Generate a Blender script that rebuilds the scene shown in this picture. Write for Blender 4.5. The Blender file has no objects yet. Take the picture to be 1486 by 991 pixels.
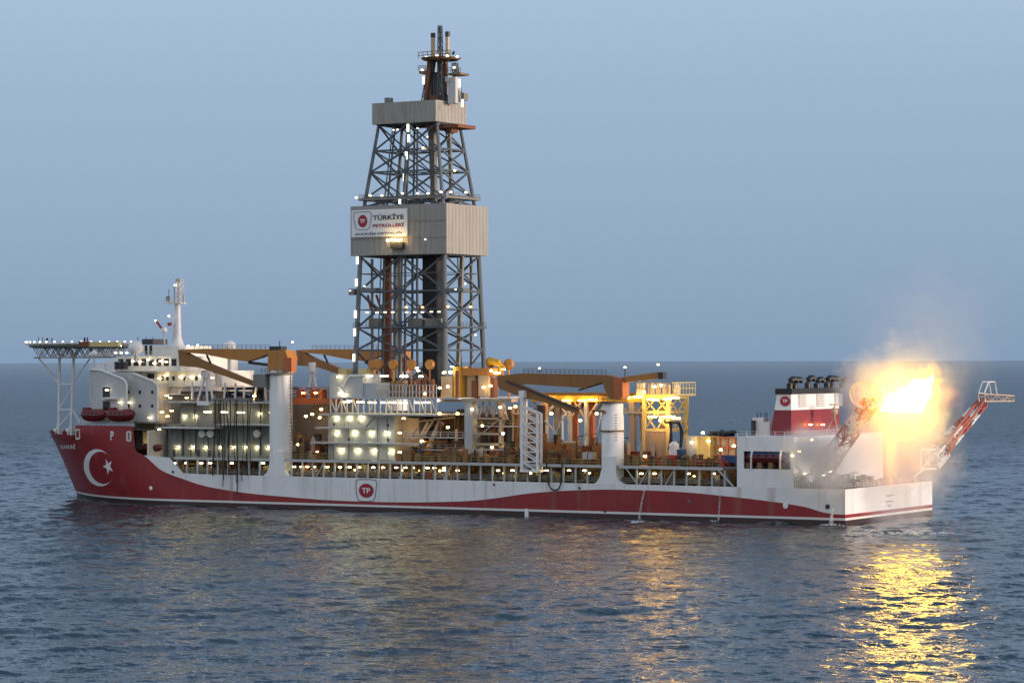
import bpy, bmesh, math, random
import numpy as np
from mathutils import Vector, Matrix, noise as mnoise
random.seed(7)
sc = bpy.context.scene
C = sc.collection
R = math.radians

# ------------------------------------------------------------------ camera
# ship axes: +X aft, +Y starboard, Z up, sea level 0
CAM = Vector((356.0, -571.4, 34.8)); YAW = R(30.617); FPX = 4073.0
cd = bpy.data.cameras.new('camera'); cam = bpy.data.objects.new('camera', cd); C.objects.link(cam)
cd.sensor_width = 36; cd.lens = 36*FPX/1486; cd.clip_start = 5; cd.clip_end = 400000
MROT = Matrix.Rotation(YAW, 3, 'Z') @ Matrix.Rotation(math.pi/2+math.atan(29.1/FPX), 3, 'X') @ Matrix.Rotation(-0.0026, 3, 'Z')
cam.matrix_world = Matrix.Translation(CAM) @ MROT.to_4x4()
sc.camera = cam

# ------------------------------------------------------------------ world and sun
def lin(r, g, b):
    f = lambda c: (c/255/12.92 if c <= 10.3 else ((c/255+0.055)/1.055)**2.4)
    return (f(r), f(g), f(b), 1)
W = bpy.data.worlds.new('World'); sc.world = W; W.use_nodes = True
nt = W.node_tree; nt.nodes.clear()
out = nt.nodes.new('ShaderNodeOutputWorld'); bg = nt.nodes.new('ShaderNodeBackground')
sky = nt.nodes.new('ShaderNodeTexSky'); sky.sky_type = 'NISHITA'; sky.sun_disc = False
SUN_EL, SUN_AZ = R(6), R(-100)           # afterglow low on the aft quarter
sky.sun_elevation = SUN_EL
SUNDIR = Vector((0.97, 0.24, 0)).normalized()
sky.sun_rotation = math.atan2(SUNDIR.x, SUNDIR.y)
geo = nt.nodes.new('ShaderNodeTexCoord'); sep = nt.nodes.new('ShaderNodeSeparateXYZ')
nt.links.new(geo.outputs['Generated'], sep.inputs[0])
ramp = nt.nodes.new('ShaderNodeValToRGB')
nt.links.new(sep.outputs['Z'], ramp.inputs[0])
cr = ramp.color_ramp
stops = [(0.0, lin(129,155,184)), (0.012, lin(132,158,187)), (0.05, lin(142,167,197)), (0.096, lin(152,176,205)), (0.128, lin(163,186,214)), (0.24, lin(136,160,192)), (0.45, lin(106,130,162)), (1.0, lin(116,140,176))]
while len(cr.elements) < len(stops): cr.elements.new(0.5)
for e, (p, c) in zip(cr.elements, stops): e.position = p; e.color = c
# the brighter half of the dusk sky lies behind the camera, above the low haze
ramp2 = nt.nodes.new('ShaderNodeValToRGB'); c2 = ramp2.color_ramp
st2 = [(0.0, lin(165,182,202)), (0.10, lin(222,226,234)), (0.5, lin(226,232,242)), (1.0, lin(158,182,216))]
while len(c2.elements) < len(st2): c2.elements.new(0.5)
for e, (p, c) in zip(c2.elements, st2): e.position = p; e.color = c
nt.links.new(sep.outputs['Z'], ramp2.inputs[0])
mrb = nt.nodes.new('ShaderNodeMapRange'); mrb.interpolation_type = 'SMOOTHSTEP'; mrb.inputs[1].default_value = 0.25; mrb.inputs[2].default_value = -0.55
nt.links.new(sep.outputs['Y'], mrb.inputs[0])
mxb = nt.nodes.new('ShaderNodeMix'); mxb.data_type = 'RGBA'
nt.links.new(mrb.outputs[0], mxb.inputs[0]); nt.links.new(ramp.outputs[0], mxb.inputs[6]); nt.links.new(ramp2.outputs[0], mxb.inputs[7])
mul = nt.nodes.new('ShaderNodeMix'); mul.data_type = 'RGBA'; mul.blend_type = 'ADD'; mul.inputs[0].default_value = 1.0
sk = nt.nodes.new('ShaderNodeVectorMath'); sk.operation = 'SCALE'; sk.inputs['Scale'].default_value = 0.012
nt.links.new(sky.outputs[0], sk.inputs[0])
nt.links.new(mxb.outputs[2], mul.inputs[6]); nt.links.new(sk.outputs[0], mul.inputs[7])
nt.links.new(mul.outputs[2], bg.inputs[0]); bg.inputs[1].default_value = 1.0
nt.links.new(bg.outputs[0], out.inputs[0])

sd = bpy.data.lights.new('sun', 'SUN'); sd.energy = 4.4; sd.angle = R(14); sd.color = (1.0, 0.80, 0.66)
sun = bpy.data.objects.new('sun', sd); C.objects.link(sun)
d = -(SUNDIR*math.cos(SUN_EL) + Vector((0,0,math.sin(SUN_EL))))
sun.rotation_euler = d.to_track_quat('-Z', 'Y').to_euler()
sc.view_settings.view_transform = 'Standard'; sc.view_settings.look = 'None'
sc.view_settings.exposure = 0.0; sc.view_settings.gamma = 1.0
sc.cycles.max_bounces = 6; sc.cycles.diffuse_bounces = 3; sc.cycles.glossy_bounces = 3
sc.cycles.transparent_max_bounces = 12; sc.cycles.volume_bounces = 2
sc.cycles.sample_clamp_indirect = 4; sc.cycles.volume_step_rate = 1.0

# ------------------------------------------------------------------ pixel -> place helpers
def ray(px, py): return MROT @ Vector(((px-743)/FPX, (495.5-py)/FPX, -1))
def P(px, py, y):
    d = ray(px, py); return CAM + d*((y-CAM.y)/d.y)
def PX(px, py, x):
    d = ray(px, py); return CAM + d*((x-CAM.x)/d.x)
def PZ(px, py, z):
    d = ray(px, py); return CAM + d*((z-CAM.z)/d.z)

# ------------------------------------------------------------------ materials
M = {}
def newmat(name):
    m = bpy.data.materials.new(name); m.use_nodes = True
    n = m.node_tree.nodes; b = n['Principled BSDF']; M[name] = m
    return m, m.node_tree, b
def paint(name, col, rough=0.5, dirt=0.35, scale=0.5, dirtcol=None, metal=0.0, streak=True):
    m, t, b = newmat(name)
    tc = t.nodes.new('ShaderNodeTexCoord'); mp = t.nodes.new('ShaderNodeMapping')
    mp.inputs['Scale'].default_value = (1, 1, 0.22 if streak else 1)
    no = t.nodes.new('ShaderNodeTexNoise'); no.inputs['Scale'].default_value = scale; no.inputs['Detail'].default_value = 6; no.inputs['Roughness'].default_value = 0.65
    rm = t.nodes.new('ShaderNodeValToRGB'); rm.color_ramp.elements[0].position = 0.48; rm.color_ramp.elements[1].position = 0.75
    mx = t.nodes.new('ShaderNodeMix'); mx.data_type = 'RGBA'
    t.links.new(tc.outputs['Object'], mp.inputs[0]); t.links.new(mp.outputs[0], no.inputs[0]); t.links.new(no.outputs[0], rm.inputs[0])
    ml = t.nodes.new('ShaderNodeMath'); ml.operation = 'MULTIPLY'; ml.inputs[1].default_value = dirt
    t.links.new(rm.outputs[0], ml.inputs[0]); t.links.new(ml.outputs[0], mx.inputs[0])
    dc = dirtcol or (col[0]*0.45+0.02, col[1]*0.38+0.012, col[2]*0.3+0.008)
    mx.inputs[6].default_value = (*col[:3], 1); mx.inputs[7].default_value = (*dc[:3], 1)
    t.links.new(mx.outputs[2], b.inputs['Base Color'])
    b.inputs['Roughness'].default_value = rough; b.inputs['Metallic'].default_value = metal
    return m
def glow(name, col, s):
    m, t, b = newmat(name)
    b.inputs['Base Color'].default_value = (0.8, 0.8, 0.75, 1)
    b.inputs['Emission Color'].default_value = (*col, 1); b.inputs['Emission Strength'].default_value = s
    return m
paint('white_paint', (0.78, 0.78, 0.77), 0.45, 0.25)
paint('cream_paint', (0.76, 0.71, 0.63), 0.5, 0.3)
paint('grey_wall', (0.20, 0.21, 0.205), 0.55, 0.35)
paint('pale_grey', (0.46, 0.475, 0.475), 0.5, 0.3)
paint('deck_grey', (0.10, 0.11, 0.10), 0.7, 0.5)
paint('dark_steel', (0.035, 0.036, 0.04), 0.6, 0.4)
paint('black', (0.012, 0.012, 0.014), 0.5, 0.2)
paint('derrick_steel', (0.065, 0.083, 0.10), 0.5, 0.4)
paint('derrick_pale', (0.115, 0.135, 0.15), 0.5, 0.4)
paint('windwall_grey', (0.31, 0.30, 0.272), 0.55, 0.45, 0.35)
paint('windwall_crown', (0.33, 0.318, 0.285), 0.55, 0.55, 0.5)
paint('crane_orange', (0.44, 0.19, 0.04), 0.5, 0.5)
paint('crane_brown', (0.27, 0.125, 0.034), 0.55, 0.5)
paint('rust', (0.19, 0.065, 0.028), 0.7, 0.5)
paint('rust_dark', (0.125, 0.058, 0.034), 0.7, 0.5)
paint('machine_brown', (0.20, 0.125, 0.06), 0.7, 0.6)
paint('machine_olive', (0.32, 0.25, 0.07), 0.6, 0.5)
paint('machine_grey', (0.20, 0.19, 0.17), 0.6, 0.5)
paint('safety_yellow', (0.62, 0.36, 0.03), 0.5, 0.35)
paint('pale_yellow', (0.62, 0.50, 0.22), 0.5, 0.35)
paint('beige_steel', (0.46, 0.36, 0.26), 0.55, 0.4)
paint('bright_red', (0.40, 0.045, 0.03), 0.45, 0.3)
paint('boom_red', (0.42, 0.10, 0.06), 0.5, 0.35)
paint('lifeboat_red', (0.16, 0.012, 0.016), 0.4, 0.3)
paint('funnel_red', (0.20, 0.018, 0.026), 0.5, 0.3)
paint('orange_paint', (0.44, 0.125, 0.035), 0.5, 0.3)
paint('blue_paint', (0.03, 0.08, 0.20), 0.45, 0.3)
paint('emblem_white', (0.78, 0.79, 0.80), 0.5, 0.12)
paint('emblem_red', (0.32, 0.012, 0.03), 0.5, 0.1)
paint('ink', (0.02, 0.02, 0.025), 0.6, 0.1)
paint('line_grey', (0.12, 0.14, 0.18), 0.6, 0.1)
paint('dark_glass', (0.015, 0.018, 0.022), 0.15, 0.1)
paint('cloth_dark', (0.02, 0.02, 0.03), 0.8, 0.2)
paint('skin', (0.35, 0.2, 0.14), 0.6, 0.1)
glow('lamp_white', (1.0, 0.82, 0.50), 13)
glow('lamp_warm', (1.0, 0.80, 0.42), 17)
glow('lamp_orange', (1.0, 0.46, 0.12), 34)
glow('lamp_yellow', (1.0, 0.64, 0.22), 30)
glow('lamp_dim', (1.0, 0.86, 0.58), 2.4)
glow('lamp_sodium', (1.0, 0.36, 0.07), 3.4)
glow('lamp_bulkhead', (1.0, 0.86, 0.45), 44)
glow('lamp_gold', (1.0, 0.54, 0.12), 50)
glow('lamp_soft', (1.0, 0.90, 0.70), 3.0)

# ------------------------------------------------------------------ mesh helpers
class MB:
    def __init__(s): s.v = []; s.f = []
    def add(s, vs, fs):
        o = len(s.v); s.v += [tuple(v) for v in vs]; s.f += [tuple(i+o for i in f) for f in fs]; return s
    def box(s, x0, x1, y0, y1, z0, z1):
        x0, x1 = min(x0,x1), max(x0,x1); y0, y1 = min(y0,y1), max(y0,y1); z0, z1 = min(z0,z1), max(z0,z1)
        return s.add([(x0,y0,z0),(x1,y0,z0),(x1,y1,z0),(x0,y1,z0),(x0,y0,z1),(x1,y0,z1),(x1,y1,z1),(x0,y1,z1)],
                     [(0,3,2,1),(4,5,6,7),(0,1,5,4),(1,2,6,5),(2,3,7,6),(3,0,4,7)])
    def tube(s, pts, r, n=6, cap=True):
        pts = [Vector(p) for p in pts]; k = len(pts)
        rr = r if isinstance(r, (list, tuple)) else [r]*k
        vs = []
        for i, p in enumerate(pts):
            t = (pts[min(i+1,k-1)] - pts[max(i-1,0)]).normalized()
            up = Vector((0,0,1)) if abs(t.z) < 0.9 else Vector((0,1,0))
            a = t.cross(up).normalized(); b = t.cross(a)
            for j in range(n):
                an = 2*math.pi*(j+0.5)/n
                vs.append(p + a*math.cos(an)*rr[i] + b*math.sin(an)*rr[i])
        fs = [(i*n+j, i*n+(j+1)%n, (i+1)*n+(j+1)%n, (i+1)*n+j) for i in range(k-1) for j in range(n)]
        if cap: fs += [tuple(range(n-1,-1,-1)), tuple(range((k-1)*n, k*n))]
        return s.add(vs, fs)
    def bar(s, p, q, r=0.2, n=4): return s.tube([p, q], r, n)
    def lathe(s, c, prof, n=20, axis='Z'):
        vs = []
        for (r, h) in prof:
            for j in range(n):
                a = 2*math.pi*j/n; u, w = r*math.cos(a), r*math.sin(a)
                o = {'Z': (u,w,h), 'Y': (u,h,w), 'X': (h,u,w)}[axis]
                vs.append((c[0]+o[0], c[1]+o[1], c[2]+o[2]))
        k = len(prof)
        fs = [(i*n+j, i*n+(j+1)%n, (i+1)*n+(j+1)%n, (i+1)*n+j) for i in range(k-1) for j in range(n)]
        fs += [tuple(range(n-1,-1,-1)), tuple(range((k-1)*n, k*n))]
        return s.add(vs, fs)
    def sphere(s, c, r, n=16, m=9, sz=1.0):
        return s.lathe(c, [(max(0.02,r*math.sin(math.pi*i/m)), -r*sz*math.cos(math.pi*i/m)) for i in range(m+1)], n)
    def prism(s, poly, y0, y1):               # poly of (x, z)
        n = len(poly)
        vs = [(x,y0,z) for x,z in poly] + [(x,y1,z) for x,z in poly]
        return s.add(vs, [tuple(range(n)), tuple(range(2*n-1,n-1,-1))] + [(i,i+n,(i+1)%n+n,(i+1)%n) for i in range(n)])
    def ppoly(s, pix, y, t):                  # outline seen at plane y, thickness t inwards
        return s.prism([(p.x,p.z) for p in (P(a,b,y) for a,b in pix)], y, y+t)
    def pbox(s, px0, px1, py0, py1, y, dep):  # front wall corners seen at plane y
        a = P(px0, (py0+py1)/2, y); b = P(px1, (py0+py1)/2, y); m = (px0+px1)/2
        return s.box(a.x, b.x, y, y+dep, P(m,py1,y).z, P(m,py0,y).z)
    def rail(s, p, q, h=1.1, n=None, r=0.05):
        p, q = Vector(p), Vector(q); L = (q-p).length; n = n or max(1, int(L/2))
        up = Vector((0,0,h))
        for i in range(n+1):
            a = p.lerp(q, i/n); s.bar(a, a+up, r)
        for k in (0.5, 1.0): s.bar(p+up*k, q+up*k, r)
        return s
    def lattice(s, p, q, w0, w1, up=(0,0,1), nb=8, rc=0.16, rb=0.09, h0=None, h1=None):
        p, q = Vector(p), Vector(q); t = (q-p).normalized(); up = Vector(up)
        a = t.cross(up).normalized(); b = a.cross(t).normalized()
        def ring(i):
            k = i/nb; w = w0+(w1-w0)*k; h = (h0 or w0)+((h1 or w1)-(h0 or w0))*k; c = p.lerp(q, k)
            return [c+a*w/2+b*h/2, c-a*w/2+b*h/2, c-a*w/2-b*h/2, c+a*w/2-b*h/2]
        for i in range(nb):
            r0, r1 = ring(i), ring(i+1)
            for j in range(4):
                s.bar(r0[j], r1[j], rc); s.bar(r0[j], r0[(j+1)%4], rb)
                if i % 2: s.bar(r0[j], r1[(j+1)%4], rb)
                else: s.bar(r0[(j+1)%4], r1[j], rb)
        r1 = ring(nb)
        for j in range(4): s.bar(r1[j], r1[(j+1)%4], rb)
        return s
    def build(s, name, mat, parent=None, smooth=False):
        me = bpy.data.meshes.new(name); me.from_pydata(s.v, [], s.f); me.validate()
        bm = bmesh.new(); bm.from_mesh(me); bmesh.ops.recalc_face_normals(bm, faces=bm.faces); bm.to_mesh(me); bm.free()
        if smooth:
            for p in me.polygons: p.use_smooth = True
            me.set_sharp_from_angle(angle=R(40))
        me.materials.append(M[mat] if isinstance(mat, str) else mat)
        o = bpy.data.objects.new(name, me); C.objects.link(o)
        if parent: o.parent = parent; o.matrix_parent_inverse = parent_inv(parent)
        return o
def wloc(o):
    v = Vector((0,0,0))
    while o:
        v = v + o.location
        if o.parent: v = v + o.matrix_parent_inverse.translation
        o = o.parent
    return v
def parent_inv(p): return Matrix.Translation(-wloc(p))
def tag(o, label, cat, group=None, kind=None):
    if label: o['label'] = label
    if cat: o['category'] = cat
    if group: o['group'] = group
    if kind: o['kind'] = kind
    return o
def thing(name, label, cat, loc=(0,0,0), group=None):
    o = bpy.data.objects.new(name, None); C.objects.link(o); o.location = loc; o.empty_display_size = 2
    return tag(o, label, cat, group)

# lamp fixtures: one mesh per kind, copied
LAMP = {}
def lamp_mesh(kind, mat):
    k = (kind, mat)
    if k not in LAMP:
        b = MB()
        if kind == 'wall': b.box(-.36,.36,-.14,.14,-.13,.13)
        elif kind == 'strip': b.box(-1.0,1.0,-.2,.2,-.15,.15)
        elif kind == 'tall': b.box(-.2,.2,-.2,.2,-.9,.9)
        elif kind == 'small': b.box(-.16,.16,-.15,.15,-.15,.15)
        elif kind == 'flood': b.lathe((0,0,0), [(.16,-.22),(.34,-.13),(.37,0),(.28,.2),(.1,.27)], 10)
        elif kind == 'bulkhead': b.box(-.48,.48,-.17,.17,-.13,.13)
        me = bpy.data.meshes.new('lamp'); me.from_pydata(b.v, [], b.f); me.materials.append(M[mat]); LAMP[k] = me
        if kind == 'bulkhead':                     # opaque hood on the top and the front
            me.materials.append(M['pale_grey'])
            for i in (1, 2): me.polygons[i].material_index = 1
    return LAMP[k]
def lamps(parent, pts, kind='wall', mat='lamp_warm', y=None):
    for p in pts:
        p = P(p[0], p[1], y) if y is not None else Vector(p)
        o = bpy.data.objects.new('lamp', lamp_mesh(kind, mat)); C.objects.link(o)
        o.parent = parent; o.location = p - wloc(parent)

def text_mesh(body, size, squeeze=1.0):
    cu = bpy.data.curves.new('lettering', 'FONT'); cu.body = body; cu.size = size; cu.align_x = 'CENTER'; cu.align_y = 'CENTER'; cu.extrude = 0.02; cu.offset = 0.022
    o = bpy.data.objects.new('lettering', cu); C.objects.link(o)
    dg = bpy.context.evaluated_depsgraph_get(); dg.update()
    me = bpy.data.meshes.new_from_object(o.evaluated_get(dg)); bpy.data.objects.remove(o)
    return me
def text(body, centre, height, width, mat, parent, name='lettering', facing='port', fit=None):
    me = text_mesh(body, 1.0)
    co = np.array([v.co[:] for v in me.vertices]); lo, hi = co.min(0), co.max(0)
    for v in me.vertices:
        u = (v.co.x-(lo[0]+hi[0])/2)/(hi[0]-lo[0])*width; w = (v.co.y-(lo[1]+hi[1])/2)/(hi[1]-lo[1])*height; e = v.co.z
        if fit: v.co = fit(u, w, e)
        elif facing == 'port': v.co = (centre[0]+u, centre[1]-e, centre[2]+w)
        else: v.co = (centre[0]+e, centre[1]+u, centre[2]+w)
    me.materials.append(M[mat]); o = bpy.data.objects.new(name, me); C.objects.link(o)
    o.parent = parent; o.matrix_parent_inverse = parent_inv(parent)
    return o

# ------------------------------------------------------------------ the sea
def make_sea():
    rng = np.random.default_rng(3)
    th = np.concatenate([np.linspace(-180,-12,40)[:-1], np.linspace(-12,12,800), np.linspace(12,180,40)[1:]])
    th = np.radians(th) + (math.pi/2 + YAW)
    r = [2.0]
    while r[-1] < 285: r.append(r[-1]*1.13)
    r[-1] = 285.0
    while r[-1] < 1700: r.append(r[-1]*1.0022)
    while r[-1] < 200000: r.append(r[-1]*1.06)
    r = np.array(r)
    TT, RR = np.meshgrid(th[:-1], r)
    x = CAM.x + RR*np.cos(TT); y = CAM.y + RR*np.sin(TT); z = np.zeros_like(x)
    amp_env = np.clip((1700-RR)/700, 0, 1) * np.clip((RR-200)/85, 0, 1)
    off = np.abs(((TT-(math.pi/2+YAW)+math.pi)%(2*math.pi))-math.pi)
    amp_env *= np.clip((R(12)-off)/R(0.6), 0, 1)
    wind = YAW - math.pi/2 + 0.35
    for i in range(70):
        lam = 2.0*(26/2.0)**rng.random()**1.25
        k = 2*math.pi/lam; a = wind + rng.normal()*0.65
        A = 0.0031*lam**0.95 * (0.5+rng.random())
        ph = rng.random()*6.283
        s = np.sin(k*(x*math.cos(a)+y*math.sin(a))+ph)
        z += A*(s + 0.25*s*s*np.sign(s))
    # patches of calmer and rougher water
    pat = 0.85+0.35*np.sin(x*0.021+1.3*np.sin(y*0.013))*np.sin(y*0.017+np.sin(x*0.011))
    z *= amp_env*pat
    nr, nc = x.shape
    co = np.stack([x,y,z], -1).reshape(-1,3).astype(np.float32)
    i = np.arange(nr-1)[:,None]*nc; j = np.arange(nc)[None,:]; j2 = (j+1)%nc
    q = np.stack([i+j, i+j2, i+nc+j2, i+nc+j], -1).reshape(-1,4).astype(np.int32)
    me = bpy.data.meshes.new('sea')
    me.vertices.add(len(co)); me.vertices.foreach_set('co', co.ravel())
    me.loops.add(q.size); me.loops.foreach_set('vertex_index', q.ravel()[:])
    me.polygons.add(len(q)); me.polygons.foreach_set('loop_start', np.arange(0,q.size,4,dtype=np.int32)); me.polygons.foreach_set('loop_total', np.full(len(q),4,dtype=np.int32))
    me.polygons.foreach_set('use_smooth', np.ones(len(q),dtype=bool))
    me.update(); me.validate()
    if me.polygons[len(q)//2].normal.z < 0: me.flip_normals()
    m, t, b = newmat('sea_water')
    b.inputs['Base Color'].default_value = (0.013, 0.033, 0.046, 1); b.inputs['Roughness'].default_value = 0.10; b.inputs['IOR'].default_value = 1.333
    tc = t.nodes.new('ShaderNodeTexCoord')
    # ripples too small for the mesh: random facet slopes, several sizes
    ge = t.nodes.new('ShaderNodeNewGeometry'); acc = ge.outputs['Normal']
    for sca, amp, st in ((0.30, 0.48, 0.55), (1.0, 0.72, 0.6), (3.4, 0.66, 0.7)):
        mp = t.nodes.new('ShaderNodeMapping'); mp.inputs['Rotation'].default_value = (0,0,-YAW-0.2); mp.inputs['Scale'].default_value = (st,1,1)
        no = t.nodes.new('ShaderNodeTexNoise'); no.inputs['Scale'].default_value = sca; no.inputs['Detail'].default_value = 2; no.inputs['Distortion'].default_value = 0.3
        t.links.new(tc.outputs['Object'], mp.inputs[0]); t.links.new(mp.outputs[0], no.inputs[0])
        su = t.nodes.new('ShaderNodeVectorMath'); su.operation = 'SUBTRACT'; su.inputs[1].default_value = (.5,.5,.5); t.links.new(no.outputs['Color'], su.inputs[0])
        mu = t.nodes.new('ShaderNodeVectorMath'); mu.operation = 'MULTIPLY_ADD'; mu.inputs[1].default_value = (amp,amp,0); t.links.new(su.outputs[0], mu.inputs[0]); t.links.new(acc, mu.inputs[2]); acc = mu.outputs[0]
    nm = t.nodes.new('ShaderNodeVectorMath'); nm.operation = 'NORMALIZE'; t.links.new(acc, nm.inputs[0])
    t.links.new(nm.outputs[0], b.inputs['Normal'])
    # unresolved waves beyond the meshed ones: microfacet roughness instead of facets
    k = np.clip((RR-620)/800, 0, 1); k = (k*k*(3-2*k)).reshape(-1).astype(np.float32)
    k2 = np.clip(np.log(RR/2200)/np.log(12), 0, 1).reshape(-1).astype(np.float32); k = k*(1-0.55*k2)  # smooths the far water so it pales in place of haze
    at = me.attributes.new('unresolved', 'FLOAT', 'POINT'); at.data.foreach_set('value', k)
    a2 = me.attributes.new('haze_smoothing', 'FLOAT', 'POINT'); a2.data.foreach_set('value', k2)
    an = t.nodes.new('ShaderNodeAttribute'); an.attribute_name = 'unresolved'
    mr = t.nodes.new('ShaderNodeMapRange'); mr.inputs[3].default_value = 0.14; mr.inputs[4].default_value = 0.30; t.links.new(an.outputs['Fac'], mr.inputs[0]); t.links.new(mr.outputs[0], b.inputs['Roughness'])
    fl_ = t.nodes.new('ShaderNodeMapRange'); fl_.inputs[3].default_value = 1.0; fl_.inputs[4].default_value = 0.30; an2 = t.nodes.new('ShaderNodeAttribute'); an2.attribute_name = 'haze_smoothing'; t.links.new(an2.outputs['Fac'], fl_.inputs[0])
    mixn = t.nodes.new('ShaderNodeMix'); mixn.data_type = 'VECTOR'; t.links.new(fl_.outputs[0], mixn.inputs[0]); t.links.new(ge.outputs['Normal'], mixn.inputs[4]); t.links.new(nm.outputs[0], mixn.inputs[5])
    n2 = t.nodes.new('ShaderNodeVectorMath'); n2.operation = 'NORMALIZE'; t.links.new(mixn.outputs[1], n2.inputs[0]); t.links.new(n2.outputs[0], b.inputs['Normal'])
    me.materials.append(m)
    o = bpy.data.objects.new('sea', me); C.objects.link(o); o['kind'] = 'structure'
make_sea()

# ------------------------------------------------------------------ the ship: hull
ship = thing('drillship', 'long red and white drilling ship with a tall lattice derrick amidships', 'ship')
HB = 24.2
def lerp(x, pts):
    if x <= pts[0][0]: return pts[0][1]
    for (a,b),(c,d) in zip(pts, pts[1:]):
        if x <= c: return b+(d-b)*(x-a)/(c-a) if c > a else d
    return pts[-1][1]
def half(x, z):
    """half breadth of the hull"""
    k = max(0, min(1, (z-0)/17.3))
    stem = -113.6 - 9.2*k                    # raked stem
    full = -62 - 18*k                        # where full beam is reached
    u = (x-stem)/(full-stem)
    if u <= 0: return 0.0
    if u >= 1: return HB
    e = 2.0+0.55*k
    return HB*(1-(1-u)**e)
def at_hull(px, py):
    y = -HB
    for _ in range(40):
        p = P(px, py, y); y += 0.5*(-half(p.x, p.z) - y)
    return P(px, py, y)
def stem_x(z): return -113.6 - 9.2*max(0, min(1.1, z/17.3))
xq = lambda px: P(px, 650, -HB).x
XST = at_hull(109.5,622).x
TOP = [(-123,17.3),(XST-.25,16.5),(XST,19.2),(xq(193.5),19.2),(xq(196),13.6),(xq(200),12.7),(xq(209),12.05),(xq(246),11.6),(xq(266),7.9),(xq(300),7.75),(88.5,7.6),(114,7.6)]
def hull_mesh():
    xs = sorted(set([-122.7,-122,-121,-119.5,-118,-116,-114,-112,-110,-108] + [a for a,_ in TOP if a > -122] + list(np.arange(-105,-60,1.6)) + list(np.arange(-60,114,6.0)) + [114.0]))
    nz = 22; b = MB()
    rows = []
    for x in xs:
        zt = lerp(x, TOP); row = []
        for i in range(nz+1):
            z = -2 + (zt+2)*i/nz
            xx = max(x, stem_x(z)) if x < -100 else x
            row.append((xx, half(xx, z), z))
        rows.append(row)
    n = len(xs); vs = []
    for s in (-1, 1):
        for row in rows: vs += [(x, s*h, z) for x,h,z in row]
    w = nz+1; fs = []
    for s in range(2):
        o = s*n*w
        for i in range(n-1):
            for j in range(nz):
                q = (o+i*w+j, o+(i+1)*w+j, o+(i+1)*w+j+1, o+i*w+j+1)
                fs.append(q if s == 0 else q[::-1])
    e = (n-1)*w
    for j in range(nz): fs.append((e+j, n*w+e+j, n*w+e+j+1, e+j+1))
    return b.add(vs, fs)
def hull_material():
    m, t, b = newmat('hull_livery')
    N = t.nodes.new; L = t.links.new
    tc = N('ShaderNodeTexCoord'); se = N('ShaderNodeSeparateXYZ'); L(tc.outputs['Object'], se.inputs[0])
    # painted wave: red below a curve of x
    pix = [(197,652),(202,656),(209,660.5),(221,671),(234,682),(248,688.5),(262,693.5),(302,706),(330,711),(360,715.5),(420,721),(470,725),(521,727.3),(580,728.6),(640,728),(680,726.6),(720,722.5),(765,716),(800,713),(842,711),(900,710.3),(951,711.7),(1000,714.5),(1054,719.8),(1100,725),(1159,733.5),(1226,746.6)]
    pts = [(P(a,c,-HB).x, P(a,c,-HB).z) for a,c in pix]
    fc = N('ShaderNodeFloatCurve'); cv = fc.mapping.curves[0]
    mr = N('ShaderNodeMapRange'); mr.inputs[1].default_value = -80; mr.inputs[2].default_value = 114; L(se.outputs['X'], mr.inputs[0])
    L(mr.outputs[0], fc.inputs['Value'])
    allp = [(-80, 19.9)] + pts + [(114.0, pts[-1][1])]
    want = [((x+80)/194, z/20) for x,z in allp]
    want = [w for i,w in enumerate(want) if i == 0 or w[0] > want[i-1][0]+1e-4]
    while len(cv.points) < len(want): cv.points.new(0.5, 0.5)
    for p, w in zip(cv.points, want): p.location = w; p.handle_type = 'AUTO_CLAMPED'
    fc.mapping.update()
    zc = N('ShaderNodeMath'); zc.operation = 'MULTIPLY'; zc.inputs[1].default_value = 20; L(fc.outputs[0], zc.inputs[0])
    lt = N('ShaderNodeMath'); lt.operation = 'LESS_THAN'; L(se.outputs['Z'], lt.inputs[0]); L(zc.outputs[0], lt.inputs[1])
    fw = N('ShaderNodeMath'); fw.operation = 'LESS_THAN'; fw.inputs[1].default_value = xq(197); L(se.outputs['X'], fw.inputs[0])
    orr = N('ShaderNodeMath'); orr.operation = 'MAXIMUM'; L(lt.outputs[0], orr.inputs[0]); L(fw.outputs[0], orr.inputs[1])
    def mix(fac, a, c, d=None):
        x = N('ShaderNodeMix'); x.data_type = 'RGBA'; L(fac, x.inputs[0])
        for v, i in ((a,6),(c,7)):
            if isinstance(v, tuple): x.inputs[i].default_value = v
            else: L(v, x.inputs[i])
        return x.outputs[2]
    def noise(sc, scale3, lo, hi, detail=5):
        mp = N('ShaderNodeMapping'); mp.inputs['Scale'].default_value = scale3; L(tc.outputs['Object'], mp.inputs[0])
        no = N('ShaderNodeTexNoise'); no.inputs['Scale'].default_value = sc; no.inputs['Detail'].default_value = detail; L(mp.outputs[0], no.inputs[0])
        r = N('ShaderNodeMapRange'); r.inputs[1].default_value = lo; r.inputs[2].default_value = hi; L(no.outputs[0], r.inputs[0]); return r.outputs[0]
    red = mix(noise(0.12,(1,1,1),0.35,0.7), (0.27,0.013,0.018,1), (0.21,0.012,0.017,1))
    white = mix(noise(0.15,(1,1,1.2),0.35,0.75), (0.76,0.77,0.77,1), (0.66,0.67,0.67,1))
    col = mix(orr.outputs[0], white, red)
    st = N('ShaderNodeMath'); st.operation = 'MULTIPLY'; st.inputs[1].default_value = 0.55; L(noise(0.55,(1,1,0.07),0.56,0.80), st.inputs[0])
    col = mix(st.outputs[0], col, (0.22,0.13,0.09,1))
    # plate seams
    wv = N('ShaderNodeMath'); wv.operation = 'PINGPONG'; wv.inputs[1].default_value = 6.0; L(se.outputs['X'], wv.inputs[0])
    lw = N('ShaderNodeMath'); lw.operation = 'LESS_THAN'; lw.inputs[1].default_value = 0.05; L(wv.outputs[0], lw.inputs[0])
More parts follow.
